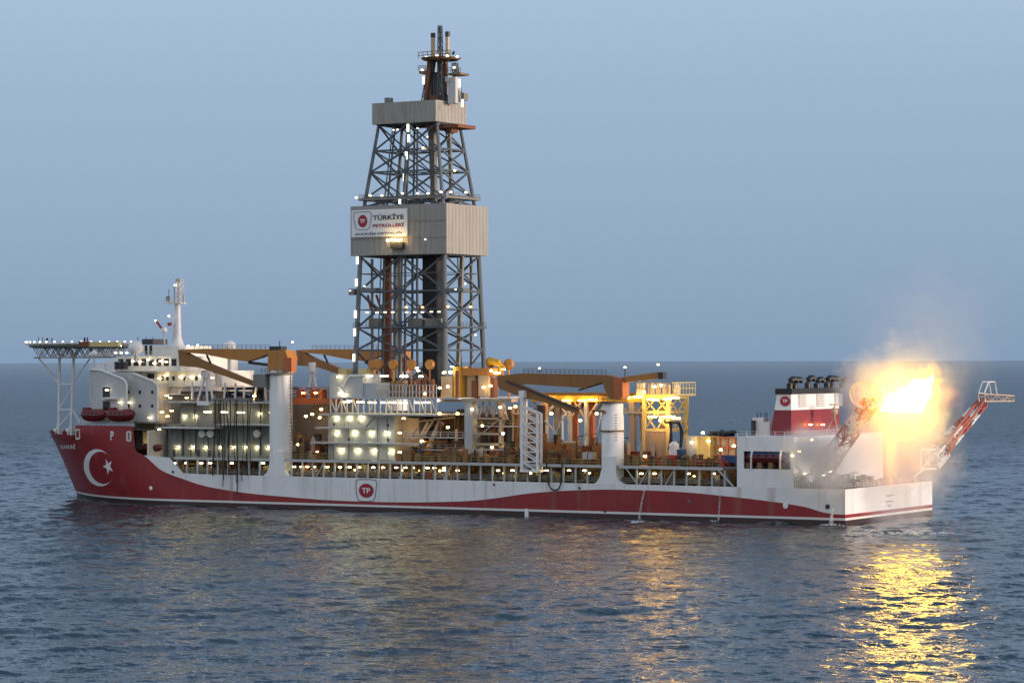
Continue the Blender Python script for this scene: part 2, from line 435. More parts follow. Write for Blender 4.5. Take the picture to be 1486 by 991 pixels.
    lm = N('ShaderNodeMath'); lm.operation = 'MULTIPLY'; lm.inputs[1].default_value = 0.25; L(lw.outputs[0], lm.inputs[0])
    col = mix(lm.outputs[0], col, (0.1,0.09,0.09,1))
    def below(z):
        x = N('ShaderNodeMath'); x.operation = 'LESS_THAN'; x.inputs[1].default_value = z; L(se.outputs['Z'], x.inputs[0]); return x.outputs[0]
    col = mix(below(1.5), col, (0.66,0.66,0.65,1)); col = mix(below(1.0), col, (0.035,0.014,0.014,1))
    L(col, b.inputs['Base Color']); b.inputs['Roughness'].default_value = 0.42
    return m
hull = hull_mesh().build('hull', hull_material(), ship, smooth=True)
# emblems on the bow, pressed onto the curved plating
def decal(name, grid, mat, parent, off=0.06):
    """grid: rows of pixel points lying on the hull, made into a thin plate"""
    b = MB(); vs = []
    w = len(grid[0])
    for row in grid:
        for (a, c) in row:
            p = at_hull(a, c); vs.append((p.x-0.02, p.y-off, p.z))
    n = len(vs)
    back = [(x, y+off*0.9, z) for x,y,z in vs]
    fs = [(i*w+j, i*w+j+1, (i+1)*w+j+1, (i+1)*w+j) for i in range(len(grid)-1) for j in range(w-1)]
    b.add(vs+back, fs)
    return b.build(name, mat, parent)
rows = []
for i in range(41):
    t = i/40; a = math.pi*(0.20+1.60*t)
    oy = 678.5-27.3*math.sin(a); ox = 143.5+21.5*math.cos(a)+(oy-678.5)*0.11
    iy = 678.5-23.0*math.sin(a); ix = 148.2+18.6*math.cos(a)+(iy-678.5)*0.11
    k = math.sin(math.pi*min(1,max(0,t)))**0.35
    mx, my = (ox+ix)/2, (oy+iy)/2
    rows.append([(mx+(ox-mx)*k, my+(oy-my)*k), (mx, my), (mx+(ix-mx)*k, my+(iy-my)*k)])
decal('crescent_emblem', rows, 'emblem_white', hull)
star = [(149.3,676.8),(153.6,664.9),(162.3,668.6),(164.5,684),(156.6,689.2)]
# put the five points in star order and fill to the centre
cx, cy = sum(p[0] for p in star)/5, sum(p[1] for p in star)/5
ring = []
for i in range(5):
    a, c = star[i], star[(i+1)%5]; ring.append(a)
    ring.append((cx+((a[0]+c[0])/2-cx)*0.46, cy+((a[1]+c[1])/2-cy)*0.46))
ring.append(ring[0])
decal('star_emblem', [[(cx+(x-cx)*k, cy+(y-cy)*k) for x,y in ring] for k in (0.02,0.35,0.7,1.0)], 'emblem_white', hull)
def hull_text(body, px, py, wpx, hpx, mat, name):
    def fit(u, w, e):
        p = at_hull(px+u, py-w); return (p.x-0.02, p.y-0.07-e, p.z)
    return text(body, None, hpx, wpx, mat, hull, name, fit=fit)
hull_text('KANUNİ', 99, 647.5, 21, 7.5, 'emblem_white', 'ship_name')
hull_text('P', 163, 632, 4.5, 13, 'emblem_white', 'letter_mark')
hull_text('KANUNİ', 161.5, 652.4, 11, 1.8, 'line_grey', 'small_marking')
# framed ports in the forecastle side
for (a, c) in ((113.5, 630), (187.5, 633)):
    g = MB()
    for k, y0 in ((1, 0.06),):
        p, q = at_hull(a-2.8, c-6.5), at_hull(a+2.8, c+6.5)
    pts = [at_hull(a+dx, c+dy) for dx,dy in ((-2.6,-6.5),(2.6,-6.5),(2.6,6.5),(-2.6,6.5))]
    pts = [p-Vector((0,0.08,0)) for p in pts]
    for i in range(4): g.bar(pts[i], pts[(i+1)%4], 0.22)
    fr = g.build('hull_port', 'cream_paint', hull)
    pane = MB().add([p+Vector((0,0.02,0)) for p in pts], [(0,1,2,3)]).build('port_opening', 'machine_grey', hull)
for (a,c,mat,r) in ((219,708,'emblem_white',0.5),(1140,733.5,'emblem_white',0.62),(1201,735,'dark_steel',0.55),(878,741.5,'dark_steel',0.35),(1000,727,'line_grey',0.35),(251,684.6,'dark_steel',0.35),(717,703,'rust',0.3),(841,708,'dark_steel',0.3)):
    p = at_hull(a,c); MB().lathe((p.x, p.y-0.02, p.z), [(r,0.2),(r,-0.05),(r*0.7,-0.08)], 14, 'Y').build('hull_fitting', mat, hull)
p = P(765,738,-HB); MB().box(p.x-.45,p.x+.45,-HB-.35,-HB-.01,-0.3,1.6).build('draught_marker', 'emblem_white', hull)
# round gear emblem on the side
def gear(parent, c, rx, rz, facing, mat='emblem_red', teeth=22, t=0.08):
    b = MB(); ring = []
    for i in range(teeth*2):
        a = math.pi*i/teeth; k = 1.0 if i % 2 else 0.88
        ring.append((rx*k*math.cos(a), rz*k*math.sin(a)))
    n = len(ring)
    if facing == 'port': b.add([(c[0]+u, c[1]-t, c[2]+w) for u,w in ring]+[(c[0]+u, c[1]+t*.2, c[2]+w) for u,w in ring], [tuple(range(n))]+[(i,(i+1)%n,(i+1)%n+n,i+n) for i in range(n)])
    return b.build('gear_emblem', mat, parent)
def shield(parent, px, y, r):
    """px: list of pixel corners; thin outline"""
    b = MB(); pts = [P(a,c,y) for a,c in px]
    for i in range(len(pts)): b.bar(pts[i], pts[(i+1)%len(pts)], r)
    return b.build('emblem_outline', 'line_grey', parent)
yh = -HB-0.05
shield(hull, [(518,696),(523,695),(539,695.4),(545,696.5),(546.6,700),(545.6,712),(544,722),(541,726.5),(531,727.4),(521,726),(518.5,722),(516.6,710),(516.4,699.5)], yh, 0.10)
c = P(531.5,711.5,yh); gear(hull, c, 2.15, 1.72, 'port'); text('TP', (c.x,yh-0.11,c.z), 1.25, 2.3, 'emblem_white', hull, 'emblem_letters')
# stern lettering
for s, (a,c,w,h) in (('KANUNİ',(1291,718.5,13,2.6)),('İSTANBUL',(1291,727,15,2.6)),('IMO',(1291,733,8,1.9))):
    p = PX(a,c,114.06); text(s, p, h/6.4, w/3.2*0.9, 'line_grey', hull, 'stern_lettering', facing='aft')

# decks
dk = MB().box(-72,113.9,-23.9,23.9,7.0,7.35)
dk.build('main_deck', 'deck_grey', ship)
fd = MB()
xs = list(np.arange(-121.5,-71.5,2.0)); n = len(xs)
zf = lambda x: 15.6 if x < XST else 18.2
fd.add([(x,-half(x,17)+.05,zf(x)) for x in xs]+[(x,half(x,17)-.05,zf(x)) for x in xs], [(i,i+1,n+i+1,n+i) for i in range(n-1)])
fd.build('forecastle_deck', 'deck_grey', ship)
MB().box(-72.2,-71.8,-23.8,23.8,7.4,18.1).build('forecastle_bulkhead', 'cream_paint', ship)
# upper working deck over the open side gallery
ud = MB().box(-66.5,87.5,-23.6,23.6,11.25,11.65)
up_deck = ud.build('upper_deck', 'deck_grey', ship)
e = MB()
e.box(xq(252),xq(394),-24.1,-23.62,11.2,11.75); e.box(xq(412),xq(872),-24.1,-23.62,11.15,11.75); e.box(xq(897),xq(1048),-24.1,-23.62,11.1,11.7)
e.build('deck_edge_beam', 'pale_grey', up_deck)
r_ = MB()
for a, c in ((425,478),(580,752),(790,868),(900,1045)): r_.rail((xq(a),-23.8,11.75),(xq(c),-23.8,11.75),1.25,None,0.07)
r_.build('railing', 'machine_olive', up_deck)
# side gallery: posts, inner bulkhead, machinery and lamps
gal = MB().box(-66,87,-16.5,-16.2,7.35,11.2).build('gallery_bulkhead', 'machine_brown', ship)
pb = MB()
x = -63.5
while x < 86:
    if not (-37 < x < -29.5 or 53 < x < 62): pb.box(x-.17,x+.17,-23.5,-23.1,7.4,11.2)
    x += 3.1
for a in (455,512,575,640,925,962): 
    q = xq(a); pb.bar((q,-23.3,7.5),(q+2.4,-23.3,11.2),0.14)
pb.bar((xq(1040),-23.9,11.4),(xq(1063),-23.9,7.7),0.22); pb.bar((xq(906),-23.9,11.4),(xq(924),-23.9,7.7),0.16)
pb.build('gallery_post', 'pale_grey', gal)
rnd = random.Random(11)
def clutter(parent, x0, x1, y0, y1, z0, zmax, n, mats, name='deck_machinery', smin=0.5, smax=2.2):
    for mt in mats:
        rest = MB(); keep = 5
        for _ in range(n//len(mats)):
            b = MB()
            x, y = rnd.uniform(x0,x1), rnd.uniform(y0,y1); h = rnd.uniform(0.25,1)*zmax; s = rnd.uniform(smin,smax)
            k = rnd.random()
            if k < 0.4: b.box(x-s/2,x+s/2,y-s*.4,y+s*.4,z0,z0+h); nm = 'machine_cabinet'
            elif k < 0.65: b.lathe((x,y,z0),[(s*.4,0),(s*.42,h*.8),(s*.25,h*.93),(s*.1,h)],8); nm = 'pressure_tank'
            elif k < 0.85:
                b.tube([(x,y,z0),(x,y,z0+h*.8),(x+s*.4,y,z0+h),(x+s*1.6,y,z0+h)],0.11,5); nm = 'bent_pipe'
            else: b.tube([(x-s,y,z0+h*.5),(x+s,y,z0+h*.5)],0.28,8); b.box(x-.15,x+.15,y-.3,y+.3,z0,z0+h*.5); nm = 'pipe_spool'
            if keep and y < y0+(y1-y0)*.45 and h > .45*zmax: b.build(nm, mt, parent); keep -= 1
            else: rest.add(b.v, b.f)
        o = rest.build(name, mt, parent); o['kind'] = 'stuff'
clutter(gal,-65,86,-22.4,-17,7.36,3.4,420,('machine_brown','dark_steel','machine_olive','machine_grey','rust'),'gallery_machinery',0.4,1.7)
pr = MB()
for i in range(7): pr.tube([(-64,-22.8+i*.5,8.1+.4*(i%3)),(86,-22.8+i*.5,8.1+.4*(i%3))],0.14,5)
pr.build('pipe_run', 'machine_grey', gal)
L1 = [(360+v/4.953,676.4+(v*0.0018)) for v in (330,385,425,475,570,660,730,805,900,970,1065,1130,1185,1290,1340,1410)]
L2 = [(640+v/4.953,682.5) for v in (25,120,410,515,605,665,760,920,1030)]
L3 = [(230+v/6.195,671.8) for v in (150,250,385,465,660,940)]
L4 = [(860+v/4.953,687) for v in (350,445,690,870)]
lamps(gal, L1+L2+L3+L4, 'wall', 'lamp_warm', -22.6)
lamps(gal, [(a+8,c+4) for a,c in L1[::2]+L2[::2]+L4], 'small', 'lamp_yellow', -19.0)

# aft block with lifeboat recess and open mooring deck
ab = MB()
X0, X1 = 88.6, P(1230,650,-HB).x-1.2
ya = -HB
zb = lambda px,py: P(px,py,ya).z
rx0, rx1, rz0, rz1 = xq(1079), xq(1147), zb(1112,680.5), zb(1112,655)
ox = xq(1148)
T = 18.5
# port side plating built round the two openings
XE = ox+0.6
for (a,b_,z0,z1) in ((X0,rx0,7.55,T),(rx0,rx1,7.55,rz0),(rx0,rx1,rz1,T),(rx1,XE,7.55,T)): ab.box(a,b_,ya+.01,ya+.35,z0,z1)
ab.box(X0,XE,23.8,24.15,7.55,T); ab.box(X0,XE,ya+.36,23.79,T-.4,T-.02); ab.box(X0,X0+.3,ya+.36,23.79,7.4,T-.41)
ab.box(XE-.3,XE,ya+.36,23.79,7.4,T-.41); ab.box(rx0,XE-.31,-19.2,-18.9,7.4,T-.42)
X1 = XE
aft = ab.build('aft_block', 'white_paint', ship)
b = MB()
nr_ = int((113.6-XE)/.45)
for i in range(nr_): b.box(XE+.1+i*.45,XE+.2+i*.45,-23.95,-23.85,7.6,10.6)
for z in (9,10.6): b.box(XE,113.6,-23.97,-23.83,z,z+.12)
b.build('mooring_rail', 'machine_grey', aft)
clutter(aft, ox+1.5, 113, -22.5, -15, 7.4, 3.6, 60, ('machine_grey','dark_steel'), 'mooring_winch', 0.5, 1.4)
clutter(aft, 104, 113, -18, 22, 7.4, 2.2, 40, ('machine_grey','beige_steel'), 'mooring_winch', 0.5, 1.6)
b = MB().rail((X0,ya+.2,T),(X1,ya+.2,T),1.1,None,.05).rail((X1,ya+.2,T),(X1,23.9,T),1.1,None,.05).rail((113.7,-24,7.6),(113.7,24,7.6),1.0,None,.05)
b.build('railing', 'white_paint', aft)
lamps(aft, [(1168,687.5),(1195,689),(1205,684)], 'wall', 'lamp_warm', -23.4)
lamps(aft, [(1150,661),(1160,655),(1178,638)], 'flood', 'lamp_yellow', -24.9)

# funnel
fx1 = 96.3; fx0 = P(1118,630,-13).x
def frustum(b, x0,x1,y0,y1,z0, X0_,X1_,Y0_,Y1_,z1):
    return b.add([(x0,y0,z0),(x1,y0,z0),(x1,y1,z0),(x0,y1,z0),(X0_,Y0_,z1),(X1_,Y0_,z1),(X1_,Y1_,z1),(X0_,Y1_,z1)],
                 [(0,3,2,1),(4,5,6,7),(0,1,5,4),(1,2,6,5),(2,3,7,6),(3,0,4,7)])
zf0, zf1, zf2, zf3 = 18.5, PX(1190,593.5,fx1).z, PX(1190,571,fx1).z, PX(1190,563,fx1).z
def fsec(z):
    k = (z-zf0)/(zf3-zf0); return (fx0+1.5*k, fx1-0.3*k, -13+0.7*k, 13.2-0.4*k)
fu = MB(); a, b_ = fsec(zf0), fsec(zf1); frustum(fu, *a, zf0, *b_, zf1)
fun = fu.build('funnel', 'funnel_red', ship)
a = fsec(zf1); b_ = fsec(zf2); fw_ = MB(); frustum(fw_, *a, zf1+.003, *b_, zf2); fw_.build('white_band', 'white_paint', fun)
a = fsec(zf2); a = (a[0]-.3,a[1]+.3,a[2]-.3,a[3]+.3); fk = MB(); frustum(fk, *a, zf2+.003, *a, zf3); fk.build('black_cap', 'black', fun)
for pxs in (1165, 1191, 1217):
    q = PX(pxs,582,fx1); lv = MB(); yc = q.y
    for i in range(8): lv.box(fx1-.15,fx1+.12,yc-1.9,yc+1.9,zf1+.6+i*.36,zf1+.8+i*.36)
    lv.build('louvre', 'pale_grey', fun)
c = P(1138.5,582,-13); g = gear(fun, (c.x,-12.72,c.z), 1.25, 1.15, 'port'); text('TP',(c.x,-12.83,c.z),.75,1.2,'emblem_white',fun,'emblem_letters')
for a in (1146,1153,1172,1185,1200,1207,1222):
    q = PX(a,556,93.8); yy = q.y; s = random.uniform(.85,1.15); h = 1.5*s
    ex = MB().tube([(93.8,yy,zf3-.2),(93.8,yy,zf3+h*.7),(93.9,yy+.25,zf3+h*1.15),(94.1,yy+.9,zf3+h*1.45),(94.3,yy+1.7,zf3+h*1.45),(94.5,yy+2.2,zf3+h*1.2)],[.7,.7,.7,.66,.64,.62],10)
    ex.build('exhaust_pipe', 'black', fun, smooth=True)
lamps(fun, [PX(1176,616,fx1+.7), PX(1194,616,fx1+.7)], 'wall', 'lamp_orange')
# satellite tripod aft of the funnel
b = MB(); base = PX(1211,634,101); q = base
for dx,dy in ((-1.6,-1.3),(1.6,-1.3),(0,1.8)): b.bar((q.x+dx,q.y+dy,T),(q.x,q.y,T+4.2),.13)
b.bar((q.x,q.y,T+4),(q.x,q.y,T+6.6),.16); b.box(q.x-.3,q.x+.3,q.y-2.2,q.y+2.2,T+6.5,T+6.75)
b.lathe((q.x,q.y,T+5),[(.2,-.9),(.75,-.3),(.85,.2),(.5,.8),(.1,1)],10)
b.build('tripod_mast', 'beige_steel', aft)
b = MB().pbox(1092,1108,606,636,-4,5); b.pbox(1108,1117,612,636,-4,4); b.build('vent_house', 'white_paint', aft)
b = MB(); b.pbox(1090,1094,610,636,-5,1)
for a in (1099,1104,1110,1113): b.bar(P(a,612,-3),P(a,599,-3),.1)
b.build('vent_pipe', 'dark_steel', aft)

# ------------------------------------------------------------------ forecastle, accommodation, bridge, helideck
acc = MB()
acc.pbox(130,229,557,614,-16,32)
acc.pbox(131,186,540,557,-16,32)
acc_o = acc.build('accommodation_block', 'pale_grey', ship)
w1 = MB().ppoly([(130,536),(146,537),(177,549),(182,553),(184,558),(184,600),(181,614),(130,614)], -19, 0.5)
w1.build('side_screen', 'pale_grey', acc_o)
w2 = MB().ppoly([(184,541),(193,541.5),(222,553),(227,557),(229,562),(229,612),(184,612)], -16.5, 0.45)
w2.build('side_screen', 'pale_grey', acc_o)
b = MB()
for a in (131,184): pass
b.tube([P(a,c,-19.2) for a,c in ((130,536),(146,537),(177,549),(182,553),(184,559),(184,600))],.28,5)
b.tube([P(a,c,-16.7) for a,c in ((193,541.5),(222,553),(227,557),(229,562),(229,610))],.28,5)
b.build('screen_edge', 'white_paint', acc_o)
wn = MB()
for a in (171,186.5,203,221):
    for c in (569,589): q = P(a,c,-16.53); wn.box(q.x-.32,q.x+.32,-16.62,-16.4,q.z-.42,q.z+.42)
for c in (569,589): q = P(154.5,c,-19); wn.box(q.x-1.1,q.x+1.1,-19.1,-18.9,q.z-1.2,q.z+1.2)
wn.build('window', 'dark_glass', acc_o)
b = MB()
for c in (578,597): q = P(148,c,-20); b.box(q.x,P(172,c,-20).x,-20.3,-19.02,q.z-.15,q.z+.1)
b.build('balcony', 'white_paint', acc_o)
lamps(acc_o, [(155,566),(174,584)], 'wall', 'lamp_white', -19.6); lamps(acc_o,[(188,584),(217,606)],'wall','lamp_white',-17.2)
bh = MB(); bh.pbox(190,300,538,572,-10,20); bh.pbox(168,262,517,538,-12,24); bh.pbox(206,258,502,517,-7,14)
bh.pbox(300,322,541,560,-6,12)
br = bh.build('bridge_house', 'cream_paint', ship)
b = MB()
for a in range(172,258,11): q = P(a,526,-12); b.box(q.x,P(a+7,526,-12).x,-12.1,-11.9,q.z-.9,q.z+.9)
for a in (212,219): q = P(a,508,-7); b.box(q.x-.4,q.x+.4,-7.1,-6.9,q.z-1.2,q.z+1.2)
for a in (236,243,252,268,285): q = P(a,549,-10); b.box(q.x-.4,q.x+.4,-10.1,-9.9,q.z-.5,q.z+.5)
b.box(P(214,544,-10).x,P(224,544,-10).x,-10.1,-9.9,P(214,549,-10).z,P(214,542,-10).z)
b.build('window', 'dark_glass', br)
b = MB()
for (y_,a0,a1,c) in ((-13.5,165,263,537.5),(-11.5,190,322,559),(-11.5,190,300,571),(-8,200,262,516.5)):
    p, q = P(a0,c,y_), P(a1,c,y_); b.box(p.x,q.x,y_,y_+1.6,p.z-.25,p.z); b.rail((p.x,y_,p.z),(q.x,y_,p.z),1.1,None,.05)
for a in (238,262,285): b.bar(P(a,571,-11),P(a+10,545,-11),.2)
b.build('walkway', 'white_paint', br)
lamps(br, [(193,524),(203,525),(215,522),(224,527),(233,524),(241,525)], 'wall', 'lamp_white', -12.7)
lamps(br, [(273,502),(287,501),(230,506)], 'flood', 'lamp_dim', -6)
lamps(br, [(231,549),(240,545),(262,547),(277,547),(290,546),(308,548)], 'wall', 'lamp_warm', -10.7)
lamps(br, [(168,512),(176,512),(184,512)], 'flood', 'lamp_soft', -8)
def dome(px,py,r,y,pole=None,mat='white_paint'):
    q = P(px,py,y); o = MB().sphere(q, r, 18, 10).build('radar_dome', mat, ship, smooth=True)
    b = MB().lathe((q.x,q.y,q.z-r-(pole or 1.5)),[(r*.28,0),(r*.28,(pole or 1.5)),(r*.6,(pole or 1.5)+r*.3)],10); b.build('dome_pedestal','pale_grey',o)
dome(197,504.5,1.85,-13); dome(137,513,.85,-17,2.4); dome(238.5,479,.75,-8,3.5); dome(333,504,1.75,-2,4)
# lower white structures behind: bridge wings gear
b = MB(); b.pbox(150,168,524,540,-14,8); b.pbox(134,150,527,540,-15,6); b.build('wheelhouse_wing','white_paint',br)
b = MB()
for a in (166,172,178): b.pbox(a,a+4,525,536,-15.5,1)
b.build('wing_console','dark_steel',br)
# signal mast
m = MB(); q = P(258.5,500,-5); zt = P(258,440,-5).z
m.tube([(q.x,q.y,q.z-1),(q.x,q.y,q.z+2),(q.x,q.y,zt)],[1.9,.85,.6],10)
m.tube([(q.x-1.6,q.y,q.z),(q.x-.7,q.y,zt)],[.35,.3],6)
mast = m.build('signal_mast','white_paint',ship,smooth=True)
m = MB(); p0 = P(243,440,-5)
m.box(p0.x,P(266,440,-5).x,-6.2,-3.8,zt-.2,zt+.15); m.rail((p0.x,-6.2,zt+.15),(P(266,440,-5).x,-6.2,zt+.15),1.1,6,.05)
m.box(P(247,461,-5).x,q.x,-5.3,-4.7,P(247,462,-5).z,P(247,461,-5).z); m.box(P(245,477,-5).x,q.x,-5.3,-4.7,P(247,478,-5).z,P(247,477,-5).z)
m.lattice((P(261,440,-5).x,-5,zt),(P(261.5,406,-5).x,-5,P(261,406,-5).z),1.5,1.1,(0,1,0),7,.10,.06)
m.build('mast_platform','cream_paint',mast)
m = MB()
for a,c0,c1 in ((245,440,420),(253,440,413),(266,440,425),(258,440,404)): m.bar(P(a,c0,-5),P(a,c1,-5),.1)
m.box(P(242,439,-5).x,P(246,439,-5).x,-5.3,-4.7,P(245,437,-5).z,P(245,430,-5).z); m.box(P(256,440,-5).x,P(260,440,-5).x,-5.3,-4.7,P(258,409,-5).z,P(258,405,-5).z)
m.build('aerial','machine_grey',mast)
m = MB(); m.bar(P(227,466,-6),P(234,476,-6),.3); m.box(P(244,476,-6).x,P(248,476,-6).x,-6.3,-5.7,P(246,473,-6).z,P(246,468,-6).z); m.build('signal_boom','bright_red',mast)
lamps(mast,[(226,465.5),(245,458.5),(254,414)],'small','lamp_white',-6)

# helideck
hc = Vector((-111.2,0,39.6)); RH = 14.3
hd = MB(); n = 24
hd.lathe(hc,[(RH-.6,-.9),(RH,-.75),(RH,0),(RH-.1,.05)],n)
hel = hd.build('helideck','deck_grey',ship)
nb = MB()
for i in range(48):
    a = 2*math.pi*i/48; a2 = 2*math.pi*(i+1)/48
    f = lambda r_,an,z: (hc.x+r_*math.cos(an),hc.y+r_*math.sin(an),hc.z+z)
    nb.bar(f(RH,a,-.4),f(RH+1.6,a,.35),.07)
    for rr,zz in ((RH+.5,-.1),(RH+1.0,.1),(RH+1.6,.35)): nb.bar(f(rr,a,zz),f(rr,a2,zz),.05)
nb.build('safety_net','pale_grey',hel)
tb = MB()
for k in range(-5,6):
    yy = k*2.4; ln = math.sqrt(max(1,(RH-1)**2-yy*yy))
    nseg = max(2,int(ln/1.6))
    for s in range(nseg):
        xa, xb = hc.x-ln+2*ln*s/nseg, hc.x-ln+2*ln*(s+1)/nseg; xm = (xa+xb)/2
        tb.bar((xa,yy,hc.z-1),(xm,yy,hc.z-3.4),.1); tb.bar((xm,yy,hc.z-3.4),(xb,yy,hc.z-1),.1)
    tb.bar((hc.x-ln+1,yy,hc.z-3.4),(hc.x+ln-1,yy,hc.z-3.4),.16); tb.bar((hc.x-ln,yy,hc.z-1),(hc.x+ln,yy,hc.z-1),.14)
for xx in (-8,-3,2,7): tb.bar((hc.x+xx,-11,hc.z-3.5),(hc.x+xx,11,hc.z-3.5),.2)
tb.build('deck_truss','pale_grey',hel)
for yl in (-6,6):
    q = [P(86.5,518,yl), P(85,625,yl), P(107,519,yl), P(103,628,yl)]
    for a_,b_ in ((0,1),(2,3)): MB().tube([q[a_],(q[b_].x,yl,zf(q[b_].x)-.2)],.38,8).build('helideck_leg','white_paint',hel)
    lb = MB()
    lb.bar(P(56,520,yl),P(85,555,yl),.22); lb.bar(P(130,521,yl),P(107,552,yl),.22); lb.bar(P(86,557,yl),P(107,557,yl),.2); lb.bar(P(86,594,yl),P(106,594,yl),.2)
    lb.bar(P(87,592,yl),P(106,560,yl),.18); lb.bar(P(86,618,yl),P(105,597,yl),.18); lb.bar(P(106,595,yl),P(116,612,yl),.2); lb.bar(P(85,610,yl),P(81,627,yl),.2); lb.bar(P(103,615,yl),P(98,630,yl),.2)
    lb.build('leg_brace','white_paint',hel)
for i in range(22):
    a = math.pi+ (i-1)*math.pi/20
    lamps(hel,[(hc.x+(RH+.9)*math.cos(a),(RH+.9)*math.sin(a),hc.z+.55)],'small','lamp_soft')
lamps(hel,[(75,502.5),(94,502.5),(175,502)],'small','lamp_white',-11)
b = MB(); b.pbox(114,127,495.5,503.5,-13.5,1.5); b.build('fire_monitor_box','rust',hel)
b = MB(); b.pbox(128,172,496,503,-13,1); b.build('access_platform','pale_yellow',hel)
for a in (56,62,200,212,222): MB().bar(P(a,496,-3),P(a,489,-3),.1).build('deck_aerial','dark_steel',hel)
b = MB(); b.pbox(206,222,492,500,-5,6); b.build('access_hut','dark_steel',hel)

# forecastle fittings
b = MB()
for a in (82,88,100,106): q = P(a,627,-5); b.lathe((q.x,q.y,16.2),[(.5,0),(.5,.8),(.9,.9),(.9,1.6)],8)
b.build('mooring_bollard','white_paint',ship)
b = MB()
for i in range(16): q = P(116+i*5,612,-20); b.bar((q.x,-20,18.2),(q.x,-20,21.0),.13)
b.rail(P(112,616,-20),P(193,616,-20),1.2,20,.07); b.build('davit_frame','cream_paint',ship)

def boat(name, label, centre, L_, W_, H_, mat, deckmat=None, axis='X', topmat=None):
    o = thing(name, label, 'lifeboat', centre)
    n = 14; vs = []; b = MB(); k = 12
    for i in range(n+1):
        t = -1+2*i/n; s = max(0.12,(1-abs(t)**6))**0.5
        for j in range(k):
            a = 2*math.pi*j/k
            vs.append((centre[0]+t*L_/2, centre[1]+W_/2*s*math.cos(a)*(1 if math.sin(a)>-.2 else .85), centre[2]+H_/2*s*math.sin(a)+(0.25*abs(t)**2)))
    fs = [(i*k+j,i*k+(j+1)%k,(i+1)*k+(j+1)%k,(i+1)*k+j) for i in range(n) for j in range(k)]+[tuple(range(k)),tuple(range(n*k,n*k+k))]
    b.add(vs,fs); b.build('hull',mat,o,smooth=True)
    c = MB(); c.box(centre[0]-L_*.40,centre[0]-L_*.18,centre[1]-W_*.27,centre[1]+W_*.27,centre[2]+H_*.40,centre[2]+H_*.62); c.build('cockpit',topmat or mat,o)
    g = MB(); g.tube([(centre[0]-L_*.46,centre[1]-W_*.47,centre[2]),(centre[0]+L_*.46,centre[1]-W_*.47,centre[2])],.12,5); g.build('fender',deckmat or 'dark_steel',o)
    w = MB()
    for i in range(4): x = centre[0]-L_*.25+i*L_*.16; w.box(x-.25,x+.25,centre[1]-W_*.5,centre[1]-W_*.4,centre[2]+H_*.1,centre[2]+H_*.26)
    w.build('window','dark_glass',o)
    return o
q = P(136,602.5,-22.5); boat('lifeboat','dark red enclosed lifeboat at the bow, the forward of the two above the crescent',(q.x,-22.5,q.z),7.4,3.0,3.1,'lifeboat_red')
q = P(175,602.5,-22.5); boat('lifeboat','dark red enclosed lifeboat at the bow, the after one beside the white accommodation wall',(q.x,-22.5,q.z),8.4,3.0,3.1,'lifeboat_red')
q = P(221,650,-21); boat('rescue_boat','small dark red rescue boat stowed behind the bow bulwark under yellow lamps',(q.x,-21,q.z),6.0,2.2,1.8,'lifeboat_red')
q = P(1112,664,-21.8)
lbt = boat('lifeboat','blue topped lifeboat with red sides in the recess of the white stern block',(q.x,-22.0,q.z),10.5,3.4,3.0,'lifeboat_red')
MB().lathe((q.x,-22.2,q.z+.75),[(.8,-4.4),(1.3,-3.6),(1.36,0),(1.3,3.4),(.8,4.4)],14,'X').build('canopy','blue_paint',lbt,smooth=True)
b = MB()
for a in (1085,1102,1118,1136): g = P(a,675,-23.3); b.box(g.x-.5,g.x+.5,-23.4,-20.5,g.z-.9,g.z+.6)
b.build('boat_cradle','machine_brown',aft)
b = MB()
for a in (1090,1132): b.tube([P(a,680,-24.4),P(a,662,-25.2),P(a+2,652,-24.6)],.22,6)
b.build('davit','white_paint',aft)

# area between bow and forward deckhouse: lit stair tower
st = MB(); st.pbox(196,236,575,660,-10,14); stair = st.build('stair_tower','pale_yellow',ship)
b = MB()
for c in (582,619,640):
    p, q = P(196,c,-13), P(240,c,-13); b.box(p.x,q.x,-13.5,-10.1,p.z-.2,p.z); b.rail((p.x,-13.4,p.z),(q.x,-13.4,p.z),1.1,None,.06)
for c0,c1 in ((619,585),(640,621)): b.bar(P(203,c0,-12.6),P(226,c1,-12.6),.25)
b.build('stair_flight','machine_grey',stair)
lamps(stair,[(232,570),(242,574),(213,605),(228,600),(243,604),(249,596),(231,623),(220,644),(213,606)],'wall','lamp_yellow',-14)
b = MB(); b.tube([P(196,623.5,-20),P(206,623.5,-20),P(206,644,-20)],.35,8); b.build('vent_pipe','dark_steel',stair)
b = MB(); b.pbox(197,207,626,652,-16,4); b.build('locker','pale_grey',stair)

# ------------------------------------------------------------------ forward deckhouse
yw = -18.5
fh = MB(); fh.pbox(241,396,616,668,yw,34); fh.pbox(262,396,584,616,yw+.6,30)
fdh = fh.build('forward_deckhouse','grey_wall',ship)
b = MB()
for (a0,a1,c,y_) in ((226,311,620,-22.5),(311,394,615.5,-22.5),(236,396,583,-22.5)):
    p, q = P(a0,c,y_), P(a1,c,y_); b.box(p.x,q.x,y_,yw+.5,p.z-.25,p.z+.1)
b.build('walkway','pale_grey',fdh)
b = MB()
for (a0,a1,c,y_) in ((226,311,620,-22.4),(311,394,615.5,-22.4),(236,396,583,-22.4),(256,396,668,-22.4)):
    p, q = P(a0,c,y_), P(a1,c,y_); b.rail((p.x,y_,p.z),(q.x,y_,p.z),1.15,None,.05)
b.build('railing','machine_grey',fdh)
lamps(fdh,[(220+v/4.953,648.5) for v in (180,285,380,480,578,668,748,830)],'bulkhead','lamp_bulkhead',yw-.42)
lamps(fdh,[(266,604),(281.6,603.5),(375,600)],'bulkhead','lamp_bulkhead',yw+.18)
